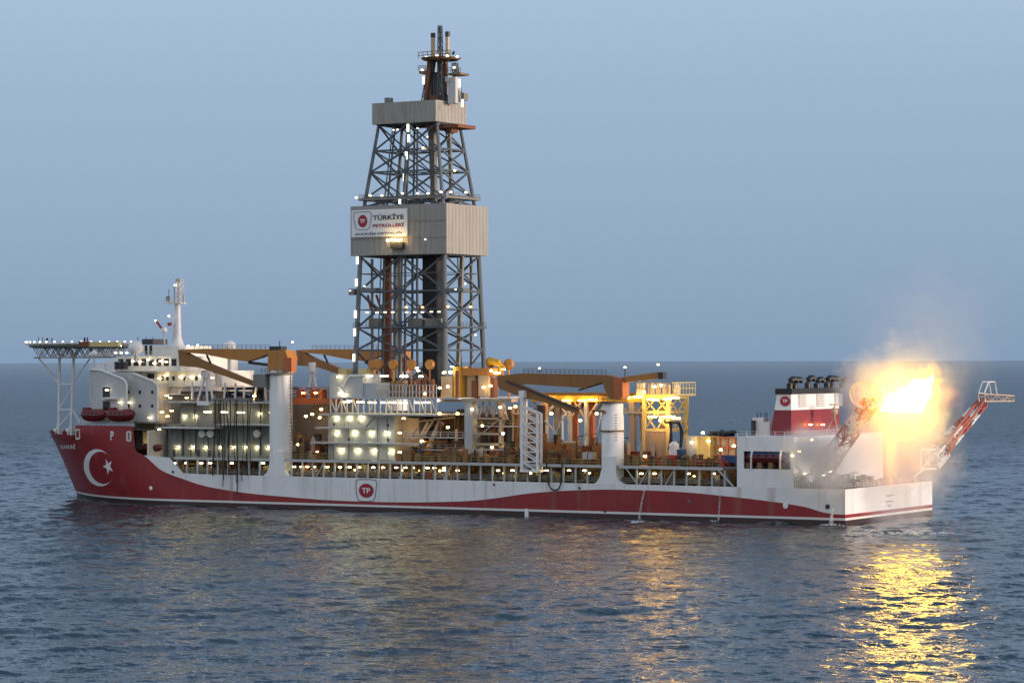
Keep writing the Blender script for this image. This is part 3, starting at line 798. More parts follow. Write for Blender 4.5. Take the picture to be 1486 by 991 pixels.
lamps(fdh,[(301.5,597.5),(325,598),(349.5,598.5)],'strip','lamp_white',yw-1.2)
lamps(fdh,[(247,577),(271,577),(235,598),(393,598),(369,574.5)],'wall','lamp_yellow',-20)
b = MB()
for v in (370,430,765): q = P(220+v/4.953,629,yw-.4); b.lathe((q.x,yw-1.2,q.z),[(.9,0),(1.0,.5),(.6,1.3)],10,'Y')
b.build('vent_cowl','white_paint',fdh)
b = MB()
for a,c0,c1 in ((265.7,616,668),(284,620,660),(311,585,668),(318,585,668),(398-20,585,660)): b.bar(P(a,c0,yw-.1),P(a,c1,yw-.1),.16,5)
for a in (253,276,288,304): q = P(a,658,yw); b.box(q.x-.4,q.x+.4,yw-.08,yw+.05,q.z-1.1,q.z+.9)
b.build('wall_pipe','dark_steel',fdh)
b = MB()
for i in range(8): q = P(258+i*17,640,yw); b.box(q.x-.07,q.x+.07,yw-.14,yw-.01,P(300,667,yw).z,P(300,618,yw).z)
b.build('wall_stiffener','grey_wall',fdh)
# roof gear: white tripod poles, tanks, pipes
b = MB()
for (p0,p1) in (((299,540),(287,582)),((299,541),(301,582)),((303,542),(309,580)),((279,553),(279,580)),((327,555),(325,582)),((342,556),(341,580)),((354,562),(354,582)),((372,562),(368,582)),((385,562),(386,582))): b.bar(P(*p0,-19),P(*p1,-19),.28,6)
b.pbox(286,302,582,588,-23,1); b.lathe(P(298,543,-19),[(1.0,-1),(1.2,0),(.9,1.0)],8)
b.build('vent_post','white_paint',fdh)
zr = P(330,583,-18).z
clutter(fdh,P(262,583,-18).x,P(392,583,-18).x,-17,8,zr,3.2,60,('dark_steel','machine_grey','machine_brown'),'roof_machinery',.6,2.4)
b = MB(); b.pbox(322,392,562,566,-15,12); b.pbox(262,320,568,572,-12,14); b.build('upper_platform','dark_steel',fdh)
# dark hoses hanging from the hose station down over the side
b = MB(); b.pbox(308,362,578,583,-22.6,1.2); b.build('hose_saddle','machine_grey',fdh)
HO = [(312,580,690),(316,581,660),(321,580,696),(326,582,706),(333,580,690),(340,581,700),(345,580,718),(352,582,698),(358,581,690),(364,582,668),(330,583,650)]
for i,(a,c0,c1) in enumerate(HO):
    pts = []
    for k in range(9):
        t = k/8; pts.append(P(a+1.5*math.sin(t*5+i*1.7)+(i%3-1)*2*t, c0+(c1-c0)*t, -24.7-.12*(i%4)))
    h = MB().tube(pts,.10 if i%2 else .15,6).build('hanging_hose','black')
    tag(h,'black rubber hose in the bundle hanging from the forward deckhouse over the white hull side','hose','hoses hanging from the forward hose station')
h = MB().tube([P(a,c,-24.6) for a,c in ((793,672),(794,690),(796,703),(800,709.5),(806,711.5),(811,708.5),(814,700),(815,690),(816,670))],.17,6).build('hose_loop','black')
tag(h,'dark hose hanging in a deep loop from the deck beside the white lattice tower','hose')

# ------------------------------------------------------------------ cranes
def crane(cx, cy, dx, name_label, booms, house, pedestal_top, ped_r, mirror_base=True, boommat='crane_brown'):
    """pixel shapes are measured on the port crane at plane cy0, then shifted by dx along the ship"""
    pass
YC = -21.4
def fr_crane(y, dx, aftpts=None):
    s = 'port' 
    f = lambda pix: [(P(a,c,YC).x+dx, P(a,c,YC).z) for a,c in pix]
    pc = P(407.5,540,YC)
    b = MB(); b.lathe((pc.x+dx,y,7.4),[(2.75,0),(2.75,pc.z-7.6),(3.1,pc.z-7.5),(3.1,pc.z-7.0)],24)
    cr_ = b.build('pedestal_crane','white_paint',ship,smooth=True)
    if y < 0:
        pl = MB().ppoly([(383,689),(387,686),(389.5,680),(391.5,668),(393,655),(411,655),(411.3,668),(412.5,682),(416,688.5),(420,690.5),(383,691)],-HB-.02,1.2)
        pl.build('pedestal_fairing','white_paint',cr_)
    h = MB(); h.prism(f([(395,541),(396,512),(402,508),(421,508),(425,520),(421,541)]),y-2.0,y+2.0); h.build('crane_house','crane_orange',cr_)
    bm = MB(); bm.prism(f([(262,507.5),(300,506),(397,506.5),(404,509),(398,511),(380,519),(361,524.6),(335,521),(300,514),(272,511.5)]),y-1.0,y+1.0); bo = bm.build('boom','crane_orange',cr_)
    jb = MB(); jb.prism(f([(261,508),(269,510),(290,521),(374,556),(372,561),(330,546),(290,533),(263,531)]),y-.75,y+.75); jb.build('jib','crane_brown',cr_)
    cy_ = MB(); 
    a0, a1 = f([(361,526)])[0], f([(402,531)])[0]; cy_.tube([(a0[0],y,a0[1]),(a1[0],y,a1[1])],.35,6)
    a0, a1 = f([(300,515)])[0], f([(312,541)])[0]; cy_.tube([(a0[0],y,a0[1]),(a1[0],y,a1[1])],.3,6)
    cy_.build('luffing_cylinder','dark_steel',cr_)
    g = MB(); p0, p1 = f([(285,506.5),(395,506.5)]); g.rail((p0[0],y-.8,p0[1]),(p1[0],y-.8,p1[1]),1.0,16,.05)
    a = f([(400,508)])[0]; g.box(a[0]-1,a[0]+2.4,y-1.2,y+1.2,a[1],a[1]+.9); g.bar((a[0]+1.2,y,a[1]),(a[0]+1.2,y,a[1]+2.2),.12); g.build('boom_walkway','dark_steel',cr_)
    k = MB(); p0 = f([(386,542)])[0]; p1 = f([(424,542)])[0]; k.lathe((pc.x+dx,y,p0[1]-.2),[(3.7,0),(3.7,.3)],20); k.rail((pc.x+dx-3.6,y-3,p0[1]+.1),(pc.x+dx+3.6,y-3,p0[1]+.1),1.1,6,.07)
    k.box(p0[0]-1.5,p0[0]+2,y-3.2,y-1,p0[1]-3.2,p0[1]-.2); k.build('slew_platform','machine_grey',cr_)
    cb = MB(); a = f([(424,530)])[0]; cb.box(a[0]-.6,a[0]+1.6,y-2.6,y-.6,a[1]-1.6,a[1]+1.8); cb.build('operator_cab','orange_paint',cr_)
    return cr_
cr1 = fr_crane(YC,0); cr1['label'] = 'port forward crane with folded orange boom on a white pedestal'
cr2 = fr_crane(-YC,5.2); cr2['label'] = 'starboard forward crane with its orange boom half hidden by the derrick'
lamps(cr1,[(424.5,496.5)],'small','lamp_white',YC)
b = MB(); b.tube([P(421.8,540,-23),P(422,590,-22.8),P(424,640,-22.8)],.14,5); 
for c in range(548,660,5): b.box(P(420,c,-23.9).x,P(422.5,c,-23.9).x,-23.95,-23.7,P(420,c+.5,-23.9).z,P(420,c-.5,-23.9).z)
b.build('ladder','machine_grey',cr1)
# aft port crane
pc = P(889,590,YC)
b = MB(); zt = P(889,584,YC).z; b.lathe((pc.x,YC,7.4),[(2.5,0),(2.5,zt-10.2),(2.35,zt-10),(2.35,zt-7.4)],24)
cr3 = b.build('pedestal_crane','white_paint',ship,smooth=True); cr3['label'] = 'aft crane with long brown boom lowered towards the derrick'
MB().ppoly([(861,702),(866,699),(870,692),(873,680),(875,662),(894,662),(893.5,684),(896,696),(902,701.5),(907,703)],-HB-.02,1.2).build('pedestal_fairing','white_paint',cr3)
b = MB().ppoly([(889,548),(903,548.5),(903.5,575),(900,580),(891,580)],YC-1.6,3.2); b.build('crane_house','orange_paint',cr3)
b = MB().ppoly([(872,549),(888.7,547),(890.6,579),(884,579),(878,566)],YC-1.3,2.6); b.build('house_bracket','crane_brown',cr3)
b = MB().ppoly([(722,545),(760,541.5),(880,544),(893,547),(891,550),(870,556),(847,563),(800,560),(760,557),(733,561),(722,560)],YC-.9,1.8); b.build('boom','crane_brown',cr3)
b = MB().ppoly([(721,547),(740,552.5),(838,592.5),(836,600),(790,584),(760,577),(724,564)],YC-2.2,1.2); b.build('jib','crane_brown',cr3)
b = MB(); b.ppoly([(903,547),(955,540),(960,543),(960,549),(905,555)],YC-.7,1.4); b.build('counter_jib','crane_orange',cr3)
b = MB(); b.pbox(955,962,540,550,YC-.9,1.8); b.bar(P(735,553,YC-2.4),P(838,594,YC-2.4),.25); b.bar(P(893,550,YC),P(840,566,YC),.25)
b.rail(P(760,541.8,YC-.8),P(880,544,YC-.8),1.0,18,.06); b.bar(P(907,546,YC),P(907,534,YC),.12); b.bar(P(783,541,YC),P(783,534,YC),.12)
b.build('boom_walkway','dark_steel',cr3)
b = MB(); b.lathe((pc.x,YC,zt-.1),[(3.2,0),(3.3,.3)],20); b.rail((pc.x-3.1,YC-2.7,zt+.3),(pc.x+3.1,YC-2.7,zt+.3),1.1,6,.07)
zz_ = P(890,626,YC).z; b.lathe((pc.x,YC,zz_),[(2.9,0),(2.9,.35)],20); zz_ = P(880,598,YC).z; b.box(pc.x-3.6,pc.x-.5,YC-2.9,YC-1,zz_,zz_+.5); b.build('slew_platform','machine_brown',cr3)
b = MB()
for c in range(602,640,4): b.box(P(892,c,-24.0).x,P(895,c,-24.0).x,-24.0,-23.8,P(893,c+.6,-24).z,P(893,c-.4,-24).z)
b.build('ladder','machine_brown',cr3)
lamps(cr3,[(783,534.5),(907,533),(955,529)],'small','lamp_white',YC)

# ------------------------------------------------------------------ middle deckhouse and drill floor
ym = -16
mh = MB(); mh.pbox(476,573,601,669,ym,6); mdh = mh.build('middle_deckhouse','pale_grey',ship)
b = MB()
for (a0,a1,c,y_) in ((463,640,600.5,-19),(457,532,620,-19),(450,607,641.5,-19)):
    p, q = P(a0,c,y_), P(a1,c,y_); b.box(p.x,q.x,y_,ym-.01,p.z-.3,p.z+.1)
b.build('walkway','pale_grey',mdh)
b = MB()
for (a0,a1,c,y_) in ((457,532,620,-18.9),(450,607,641.5,-18.9)):
    p, q = P(a0,c,y_), P(a1,c,y_); b.rail((p.x,y_,p.z),(q.x,y_,p.z),1.1,None,.04)
for a in (484,506,548,562): b.bar(P(a,606,ym-.1),P(a,668,ym-.1),.09)
b.bar(P(532,619,-18.8),P(545,604,-18.8),.2); b.build('railing','machine_grey',mdh)
lamps(mdh,[(487,606),(506,606),(523.5,605.5),(487,627),(513.5,627),(538,627.5),(560,628),(494,652.5),(518,653),(542,653.5),(567,654)],'bulkhead','lamp_bulkhead',ym-.42)
lamps(mdh,[(586,607),(580,628),(580,656)],'wall','lamp_yellow',ym-.7)
b = MB()
for a,c in ((485,615.5),(563,617),(506.6,637),(563.5,638)): q = P(a,c,ym); b.lathe((q.x,ym-.05,q.z),[(.35,0),(.35,-.1)],10,'Y')
b.build('porthole','dark_glass',mdh)
b = MB(); b.pbox(574,608,606,668,ym+3,3); b.build('recess_wall','beige_steel',mdh)
# drill floor: two slabs, lattice between, wind shelter
zA, zB = P(560,577,-19).z, P(560,600,-19).z
xL, xR = P(479,577,-19).x, P(633,577,-19).x
b = MB(); b.box(xL,xR+6,-19,16,zA-.35,zA+.05); b.box(xL-2,xR+4,-15.98,16,zB-.3,zB+.05)
dfl = b.build('drill_floor','pale_grey',ship)
b = MB(); n = 19
for i in range(n+1):
    x = xL+(xR-xL)*i/n; b.bar((x,-18.8,zB+.1),(x,-18.8,zA-.3),.17)
    if i < n and i in (0,1,2,4,7,10,14,16,18): b.bar((x,-18.8,zB+.1 if i%2 else zA-.3),(x+(xR-xL)/n,-18.8,zA-.3 if i%2 else zB+.1),.15)
b.build('floor_bracing','cream_paint',dfl)
b = MB(); b.rail((P(545,577,-19).x,-18.9,zA),(xR,-18.9,zA),3.0,18,.11); b.bar((xL,-18.9,zA+1.2),(xR,-18.9,zA+1.2),.07); b.build('railing','pale_grey',dfl)
b = MB(); b.pbox(478,526,543,577,-17.5,8); b.pbox(526,545,556,577,-17,6); ds = b.build('wind_shelter','pale_grey',dfl)
b = MB(); b.tube([P(497,560,-17.7),P(508,545.5,-17.7),P(530,545.5,-17.7)],.25,6); b.bar(P(491,561,-17.7),P(500,571,-17.7),.25); b.build('shelter_pipe','white_paint',dfl)
lamps(dfl,[(491,547),(493,571),(498,573)],'flood','lamp_warm',-18.3)
lamps(dfl,[(502,583),(508,582),(523,583.5),(540,584),(557,584),(570,584),(585,584.5),(607,584),(620,584)],'strip','lamp_warm',-17.5)
lamps(dfl,[(535,545.5),(557.5,545.5),(586,546),(613.5,546)],'strip','lamp_white',-15)
lamps(dfl,[(605,534),(607,538),(644,541),(654,541),(656,532)],'wall','lamp_white',-13)
lamps(dfl,[(617,571),(650,561),(638,563)],'flood','lamp_yellow',-16)
clutter(dfl,xL+2,xR+3,-13,12,zA,4.6,110,('machine_grey','rust','dark_steel','machine_brown','derrick_pale'),'floor_machinery',.6,2.6)
for a,c in ((541,529),(549,528),(571,529),(597,529),(624,529),(712,526),(738.5,528.5)):
    q = P(a,c,-10); b = MB().lathe((q.x,-10,q.z),[(.35,-.6),(1.05,-.55),(1.28,-.25),(1.28,.25),(1.05,.55),(.35,.6)],18,'Y')
    b.box(q.x-.15,q.x+.15,-10.2,-9.8,zA,q.z-1.0); b.build('sheave','crane_orange',dfl,smooth=True)
b = MB()
for a in (497,526): b.pbox(a-6,a+6,535,543,-12,4)
b.build('winch','pale_yellow',dfl)
b = MB()
for a,c0,c1 in ((617,545,575),(628,552,575),(664,540,577)): q=P(a,c0,-15); b.lathe((q.x,-15,zA),[(.5,0),(.5,q.z-zA),(.2,q.z-zA+.4)],10)
b.build('standing_tank','rust',dfl)
# orange platform with lit container between crane and deckhouse
b = MB(); b.pbox(424,477,578,587,-15,14); op = b.build('side_platform','orange_paint',ship)
b = MB(); b.rail(P(424,578,-15),P(477,578,-15),2.6,8,.12); 
for a in (433,452,466): b.pbox(a-2,a+2,565,578,-14,2)
b.build('platform_frame','orange_paint',op)
b = MB(); b.bar(P(454,532,-13),P(449,561,-13),.3); b.bar(P(455,534,-13),P(459,561,-13),.3); b.bar(P(452,540,-13),P(458,540,-13),.4); b.lathe(P(453,533,-13),[(.9,-1),(.9,1.2)],8); b.build('vent_post','white_paint',op)
b = MB(); b.pbox(424,476,588,668,-8,12); b.build('equipment_wall','machine_grey',op)
lamps(op,[(466,594),(464,606)],'flood','lamp_orange',-14)
lamps(op,[(453,601),(444,604),(461,656),(432,645)],'flood','lamp_yellow',-14)
lamps(op,[(440,570),(458,570)],'wall','lamp_orange',-15.4)
clutter(op,P(424,660,-15).x,P(474,660,-15).x,-20,-9,11.66,6.5,44,('rust','machine_brown','dark_steel','beige_steel'),'deck_machinery',.5,2.0)

# moonpool substructure amidships
xa, xb = P(585,640,-9).x, P(760,640,-9).x
b = MB(); b.box(-22,14,-8,10,11.7,zB-.4); sub = b.build('substructure','machine_brown',ship)
b = MB()
for (p0,p1,w) in (((640,612),(617,664),.9),((622,612),(596,664),.5),((608,616),(590,640),.35),((632,606),(600,655),.35)): b.bar(P(*p0,-13),P(*p1,-13),w)
b.bar(P(606,612,-13),P(660,605,-13),.3); b.build('raking_beam','beige_steel',sub)
b = MB(); b.pbox(674,684.5,580,662,-17,2.5); b.build('box_column','pale_grey',sub)
b = MB(); b.pbox(634,742,578.5,583,-17.3,3); b.pbox(684,735,606,608.5,-16,1); b.pbox(686,728,628,631,-16,1); b.pbox(684,728,643,646,-16,1); b.pbox(724,728,582,650,-16,1); b.pbox(737,743,590,640,-14,1)
for i in range(5): b.bar(P(686+i*10,606,-16),P(691+i*10,583,-16),.16); b.bar(P(691+i*10,583,-16),P(696+i*10,606,-16),.16)
b.bar(P(686,640,-16),P(725,608,-16),.16); b.build('frame_beam','beige_steel',sub)
clutter(sub,P(640,640,-10).x,P(770,640,-10).x,-14,6,11.66,13,110,('rust','machine_brown','dark_steel','machine_grey','beige_steel'),'deck_machinery',.5,2.2)
clutter(sub,P(580,660,-20).x,P(870,660,-20).x,-21.5,-17,11.66,3.4,150,('rust','machine_brown','dark_steel','crane_brown'),'deck_machinery',.6,2.4)
for i in range(46):
    a = rnd.uniform(612,762); c0 = rnd.uniform(585,625); c1 = rnd.uniform(650,668); y_ = rnd.uniform(-14.5,-9)
    mt = rnd.choice(('rust','beige_steel','machine_brown','dark_steel','machine_grey','crane_brown'))
    if i%3: MB().bar(P(a,c0,y_),P(a,c1,y_),rnd.choice((.14,.2,.3,.45)),6).build('riser_pipe' if i%2 else 'deck_post',mt,sub)
    else:
        q = P(a,rnd.uniform(595,655),y_); MB().box(q.x-rnd.uniform(2,6),q.x+rnd.uniform(2,6),y_-.2,y_+.2,q.z-.15,q.z+.2).build('cross_beam',mt,sub)
for i in range(26):
    a = rnd.uniform(238,392); y_ = yw-rnd.uniform(.1,.6); c0 = rnd.choice((584,617)); 
    MB().bar(P(a,c0,y_),P(a,c0+rnd.uniform(18,50),y_),rnd.choice((.07,.1,.16)),5).build('wall_pipe',rnd.choice(('dark_steel','machine_grey','machine_brown')),fdh)
for a0,a1,c,y_ in ((586,672,634,-16.5),(590,672,652,-17.5),(686,762,618,-15.5),(690,772,652,-17.5),(735,770,600,-14)):
    p, q = P(a0,c,y_), P(a1,c,y_); MB().box(p.x,q.x,y_,y_+1.4,p.z-.15,p.z+.1).build('walkway','pale_grey',sub)
    MB().rail((p.x,y_,p.z+.1),(q.x,y_,p.z+.1),1.2,None,.06).build('railing',rnd.choice(('cream_paint','machine_olive','beige_steel')),sub)
for a,c in ((595,658),(618,658),(645,655),(666,645),(700,640),(716,657),(745,657),(764,655),(770,640)):
    q = P(a,c,-17); MB().lathe((q.x,-17+rnd.uniform(0,2),11.66),[(.9,0),(1.0,.3),(1.0,2.6),(.6,3.2),(.15,3.4)],10).build('standing_tank',rnd.choice(('beige_steel','pale_grey','rust','crane_orange')),sub)
lamps(sub,[(635,581),(685,594),(726,591),(730,629),(714,649)],'flood','lamp_white',-17.5)
lamps(sub,[(740,592),(748,590),(664,600),(638,600)],'flood','lamp_orange',-17)
lamps(sub,[(612,640),(650,620),(700,618),(735,655)],'flood','lamp_yellow',-15)
lamps(sub,[(600+i*19,664) for i in range(14)],'small','lamp_yellow',-16.5)
# service arm above the drill floor's aft end
b = MB(); b.pbox(666,722,534,545,-12,3); arm = b.build('service_arm','crane_orange',ship)
MB().tube([P(722,540,-11),P(730,533,-11),P(724,527,-11),P(710,524,-11)],.9,8).build('arm_bend','safety_yellow',arm)
MB().pbox(658,668,532,577,-12.5,3.5).build('arm_post','safety_yellow',arm)
b = MB(); b.pbox(694,709,545,575,-12,3); b.pbox(678,690,545,577,-11,2); b.pbox(640,656,546,577,-13,5); b.build('control_house','beige_steel',arm)
b = MB(); b.pbox(710,716,548,577,-11,2); b.pbox(684,693,552,578,-11.5,1); b.build('hose_drum','rust',arm)
lamps(arm,[(702,562),(712,560),(713,538),(719,541)],'flood','lamp_yellow',-13.2)
lamps(arm,[(731,536),(724,541),(645,540),(654,539)],'wall','lamp_white',-13.2)

# white lattice tower on the deck edge
b = MB(); pA, pB = P(758,577,-24.4), P(758,684,-24.4); pCt, pD = P(780.5,600,-24.4), P(780.5,684,-24.4)
for yy in (-24.6,-22.9):
    b.bar((pA.x,yy,pA.z),(pA.x,yy,pB.z),.42); b.bar((pCt.x,yy,pCt.z),(pCt.x,yy,pD.z),.36)
    n = 6
    for i in range(n):
        z0 = pD.z+(pCt.z-pD.z)*i/n; z1 = pD.z+(pCt.z-pD.z)*(i+1)/n
        b.bar((pA.x,yy,z1),(pCt.x,yy,z0),.2); b.bar((pA.x,yy,z0),(pCt.x,yy,z0),.16)
    b.bar((pA.x,yy,P(758,590,-24.4).z),(pCt.x,yy,pCt.z),.22)
b.box(pA.x-.7,pA.x+.7,-24.9,-22.6,pA.z,pA.z+1.6); b.box(pA.x-.4,pCt.x+.4,-25,-22.5,pB.z-.1,pB.z+.4)
b.build('lattice_tower','white_paint',ship)

# pipe gantry aft: columns, longitudinal beam with lit underside, Y braces
yg = -3
p0, p1 = P(772,577,yg), P(936,579,yg)
b = MB(); b.box(p0.x,p1.x,yg-.6,yg+.6,p0.z-.9,p0.z+.6); b.box(p0.x,p1.x,yg+9.4,yg+10.6,p0.z-.9,p0.z+.6)
n = 9
for i in range(n): x = p0.x+(p1.x-p0.x)*i/(n-1); b.box(x-.3,x+.3,yg+.61,yg+9.39,p0.z-.6,p0.z+.3)
gan = b.build('pipe_gantry','safety_yellow',ship)
for i,a in enumerate((790,811,827,834,851,858.5,918,932)):
    yy = yg if i%2 == 0 else yg+5
    q = P(a,600,yy); w = (.7,.8,.4,.7,.4,.7,.7,.4)[i]
    MB().box(q.x-w,q.x+w,yy-w,yy+w,11.7,p0.z-.95).build('column',('beige_steel','pale_grey','pale_grey','orange_paint','pale_grey','orange_paint','beige_steel','beige_steel')[i],gan)
    k = MB(); k.bar((q.x,yy,p0.z-5),(q.x-3,yy,p0.z-1),.3); k.bar((q.x,yy,p0.z-5),(q.x+3,yy,p0.z-1),.3); k.build('knee_brace','beige_steel',gan)
b = MB()
for i in range(12): 
    z = p0.z+.9+.0*i; y = yg+1+i*.7; b.tube([(p0.x+1,y,z),(p1.x-3,y,z)],.28,6)
b.build('riser_pipe','crane_orange',gan)
b = MB(); b.bar(P(790,610,-4),P(826,650,-4),.25); b.bar(P(800,640,-4),P(822,598,-4),.2); b.pbox(784,835,640,642,-4,1); b.bar(P(862,650,-4),P(873,600,-4),.2); b.pbox(870,935,597,600,-4,1); b.build('tie_beam','pale_grey',gan)
lamps(gan,[(797,581),(822,581),(845,581),(860,580)],'strip','lamp_orange',-4.5)
lamps(gan,[(912,577),(921,576),(792,670)],'flood','lamp_yellow',-4.5)
lamps(gan,[(800,600),(818,590),(842,610),(866,600),(805,655),(838,650),(868,655)],'flood','lamp_yellow',-6)
clutter(gan,P(775,660,-12).x,P(870,660,-12).x,-14,10,11.66,6.5,80,('crane_brown','machine_brown','dark_steel','rust'),'deck_machinery',.6,2.4)
MB().pbox(845,859,656,667,-20,2).build('control_panel','pale_grey',gan)

# yellow tower
yt = -8
b = MB(); x0, x1 = P(935,600,yt).x, P(970,600,yt).x; yb = yt+9
z0, z1, z2 = 11.7, P(950,575,yt).z, P(950,556,yt).z
for x in (x0,x1):
    for y in (yt,yb): b.box(x-.4,x+.4,y-.4,y+.4,z0,z1)
zl = [P(950,c,yt).z for c in (624,598,577)]
for z in zl:
    for y in (yt,yb): b.box(x0,x1,y-.25,y+.25,z-.3,z+.3)
    for x in (x0,x1): b.box(x-.25,x+.25,yt,yb,z-.3,z+.3)
for za,zc in zip(zl,zl[1:]):
    for (xa_,ya_,xb_,yb_) in ((x0,yt,x1,yt),(x1,yt,x1,yb)):
        xm, ymid = (xa_+xb_)/2, (ya_+yb_)/2
        for s,e_ in (((xa_,ya_),(xm,ymid)),((xm,ymid),(xb_,yb_))):
            b.bar((*s,za),(*e_,zc),.18); b.bar((*s,zc),(*e_,za),.18)
tow = b.build('stair_tower','pale_yellow',ship)
b = MB(); b.box(P(924,577,yt-1.5).x,x1+1.6,yt-1.5,yb+1.5,z1+.05,z1+.5); b.rail((P(924,577,yt-1.5).x,yt-1.4,z1+.5),(x1+1.5,yt-1.4,z1+.5),2.6,12,.12); b.rail((x1+1.5,yt-1.4,z1+.5),(x1+1.5,yb+1.4,z1+.5),2.6,8,.12)
b.build('platform','pale_yellow',tow)
b = MB()
for i in range(5): b.lathe((x0+.5+i*1.6,yt+3,z1+.5),[(.6,0),(.65,1.8),(.3,2.4)],8)
b.box(x0-2,x0-.6,yt,yt+2,z1+.5,z1+3); b.build('platform_machinery','cream_paint',tow)
b = MB(); b.box(x0+.41,x1-.41,yt-.1,yt+.1,11.7,zl[0]-.4)
for i in range(12): x = x0+.6+i*(x1-x0-1.2)/11; b.box(x-.08,x+.08,yt-.25,yt-.11,11.8,zl[0]-.5)
b.build('corrugated_panel','beige_steel',tow)
lamps(tow,[(926,576),(945,579.5),(950,580),(968,579),(979,577),(947,604.5),(965,604.5),(973,604.5),(981,607)],'strip','lamp_gold',yt-1.9)
lamps(tow,[(958,610),(934,569),(960,559),(950,561)],'flood','lamp_gold',yt-1.2)
b = MB()
for k in range(4): b.tube([P(966+k*1.5,613,-13),P(971+k,612,-13),P(974,625,-13.3),P(972+k,645,-13.5),P(970+k,652,-13.5)],.24,6)
for k in range(3): b.tube([P(972+k,613,-13),P(984+k,613,-13),P(988+k,625,-13.3),P(988,650,-13.5)],.26,6)
b.build('hose_bundle','black',tow)

# deck cargo aft: containers are things of their own
def container(px0,px1,py0,py1,y,dep,mat,label):
    a = P(px0,(py0+py1)/2,y); b_ = P(px1,(py0+py1)/2,y); z0 = P(px0,py1,y).z; z1 = P(px0,py0,y).z
    t = thing('shipping_container',label,'container',((a.x+b_.x)/2,y+dep/2,z0))
    m = MB(); m.box(a.x+.1,b_.x-.1,y+.1,y+dep-.1,z0+.05,z1-.05)
    n = max(3,int((b_.x-a.x)/.45))
    for i in range(n): x = a.x+.25+(b_.x-a.x-.5)*i/(n-1); m.box(x-.1,x+.1,y+.02,y+.09,z0+.2,z1-.2)
    m.build('body',mat,t)
    f = MB()
    for x in (a.x,b_.x):
        for yy in (y,y+dep): f.box(x-.12,x+.12,yy-.12,yy+.12,z0,z1)
    for z in (z0+.1,z1-.1):
        for yy in (y,y+dep): f.box(a.x+.12,b_.x-.12,yy-.1,yy+.1,z-.1,z+.1)
        for xx in (a.x,b_.x): f.box(xx-.1,xx+.1,y+.12,y+dep-.12,z-.1,z+.1)
    f.build('frame',mat,t)
    d = MB()
    for k in (-1,1): d.box(b_.x-.09,b_.x+.02,y+dep/2+k*dep*.24-dep*.2,y+dep/2+k*dep*.24+dep*.2,z0+.25,z1-.25)
    d.build('door',mat,t)
    return t
container(908,944,655,669,-14,2.6,'lifeboat_red','dark red container on the aft deck beside the white crane pedestal')
container(973,990,652,669,-15,2.6,'blue_paint','narrow blue container below the yellow lit tower')
container(997,1011,633,669,-13,7,'pale_grey','tall grey white container box left of the yellow lit one')
container(1012,1030,633,669,-13.2,5,'pale_yellow','tall pale container glowing yellow under the deck lamps')
container(1047,1067,661,671,-17,2.6,'blue_paint','low blue container tucked against the white stern block')
b = MB(); b.pbox(1033,1066,634,668,-10,8); frm = b.build('workshop_house','cream_paint',ship)
b = MB(); 
for c in (634,648,660): b.pbox(1032,1067,c,c+1.6,-11.5,1.4)
for a in (1032,1044,1055,1066): b.pbox(a,a+1.6,634,668,-11.6,.5)
b.build('house_frame','orange_paint',frm)
lamps(frm,[(1020,628),(1015,664)],'flood','lamp_yellow',-15.5)
lamps(frm,[(1046,652.5),(1065,647),(1028,640),(1004,642)],'flood','lamp_yellow',-14.2)
b = MB(); b.pbox(1030,1055,626,629,-8,6); clutter(frm,P(1030,630,-6).x,P(1054,630,-6).x,-8,-2,P(1040,634,-8).z,1.6,14,('dark_steel',),'roof_machinery',.5,1.2); b.build('roof_rack','dark_steel',frm)
b = MB()
for a in (911,930,947): b.pbox(a-1.5,a+1.5,641,670,-18,.6)
b.build('deck_post','beige_steel',ship)
lamps(ship,[(936,662)],'flood','lamp_orange',-16)
clutter(ship,P(905,665,-16).x,P(1060,665,-16).x,-20,-12,11.66,2.6,90,('rust','machine_brown','dark_steel','bright_red'),'deck_machinery',.5,2.0)
b = MB(); q = P(978,645,-14.5); b.lathe((q.x,-14.5,11.7),[(1.1,0),(1.1,q.z-11.7),(.4,q.z-11)],12)
b.build('white_tank','white_paint',ship)

# ------------------------------------------------------------------ derrick
DX, DY = -8.0, 0.0
HX = [(26,13.0),(32.3,12.75),(60.2,11.95),(72.2,11.2),(91.8,8.3)]; HY = [(26,9.1),(32.3,8.9),(60.2,7.8),(72.2,7.2),(91.8,5.2)]
def dc(sx, sy, z, k=1.0): return Vector((DX+sx*lerp(z,HX)*k, DY+sy*lerp(z,HY)*k, z))
der = thing('derrick', None, None, (DX,DY,26)); der.parent = ship
for k_ in ('label','category'):
    if k_ in der: del der[k_]
for sx in (-1,1):
    for sy in (-1,1):
        b = MB().tube([dc(sx,sy,zA),dc(sx,sy,60.2),dc(sx,sy,72.2),dc(sx,sy,91.8)],[.62,.55,.48,.38],8); b.build('derrick_leg','derrick_pale',der)
lev = [26.6,36.2,42.4,48.5,52.0,56.6,60.2]
def zpy(c): return P(600,c,-8).z
lev = [zA, zpy(508), zpy(475), zpy(422), 60.2]
lev2 = [72.2, zpy(285), zpy(247), zpy(215.5), 91.8]
faces = (((-1,-1),(1,-1)),((1,-1),(1,1)),((1,1),(-1,1)),((-1,1),(-1,-1)))
b = MB(); b2 = MB()
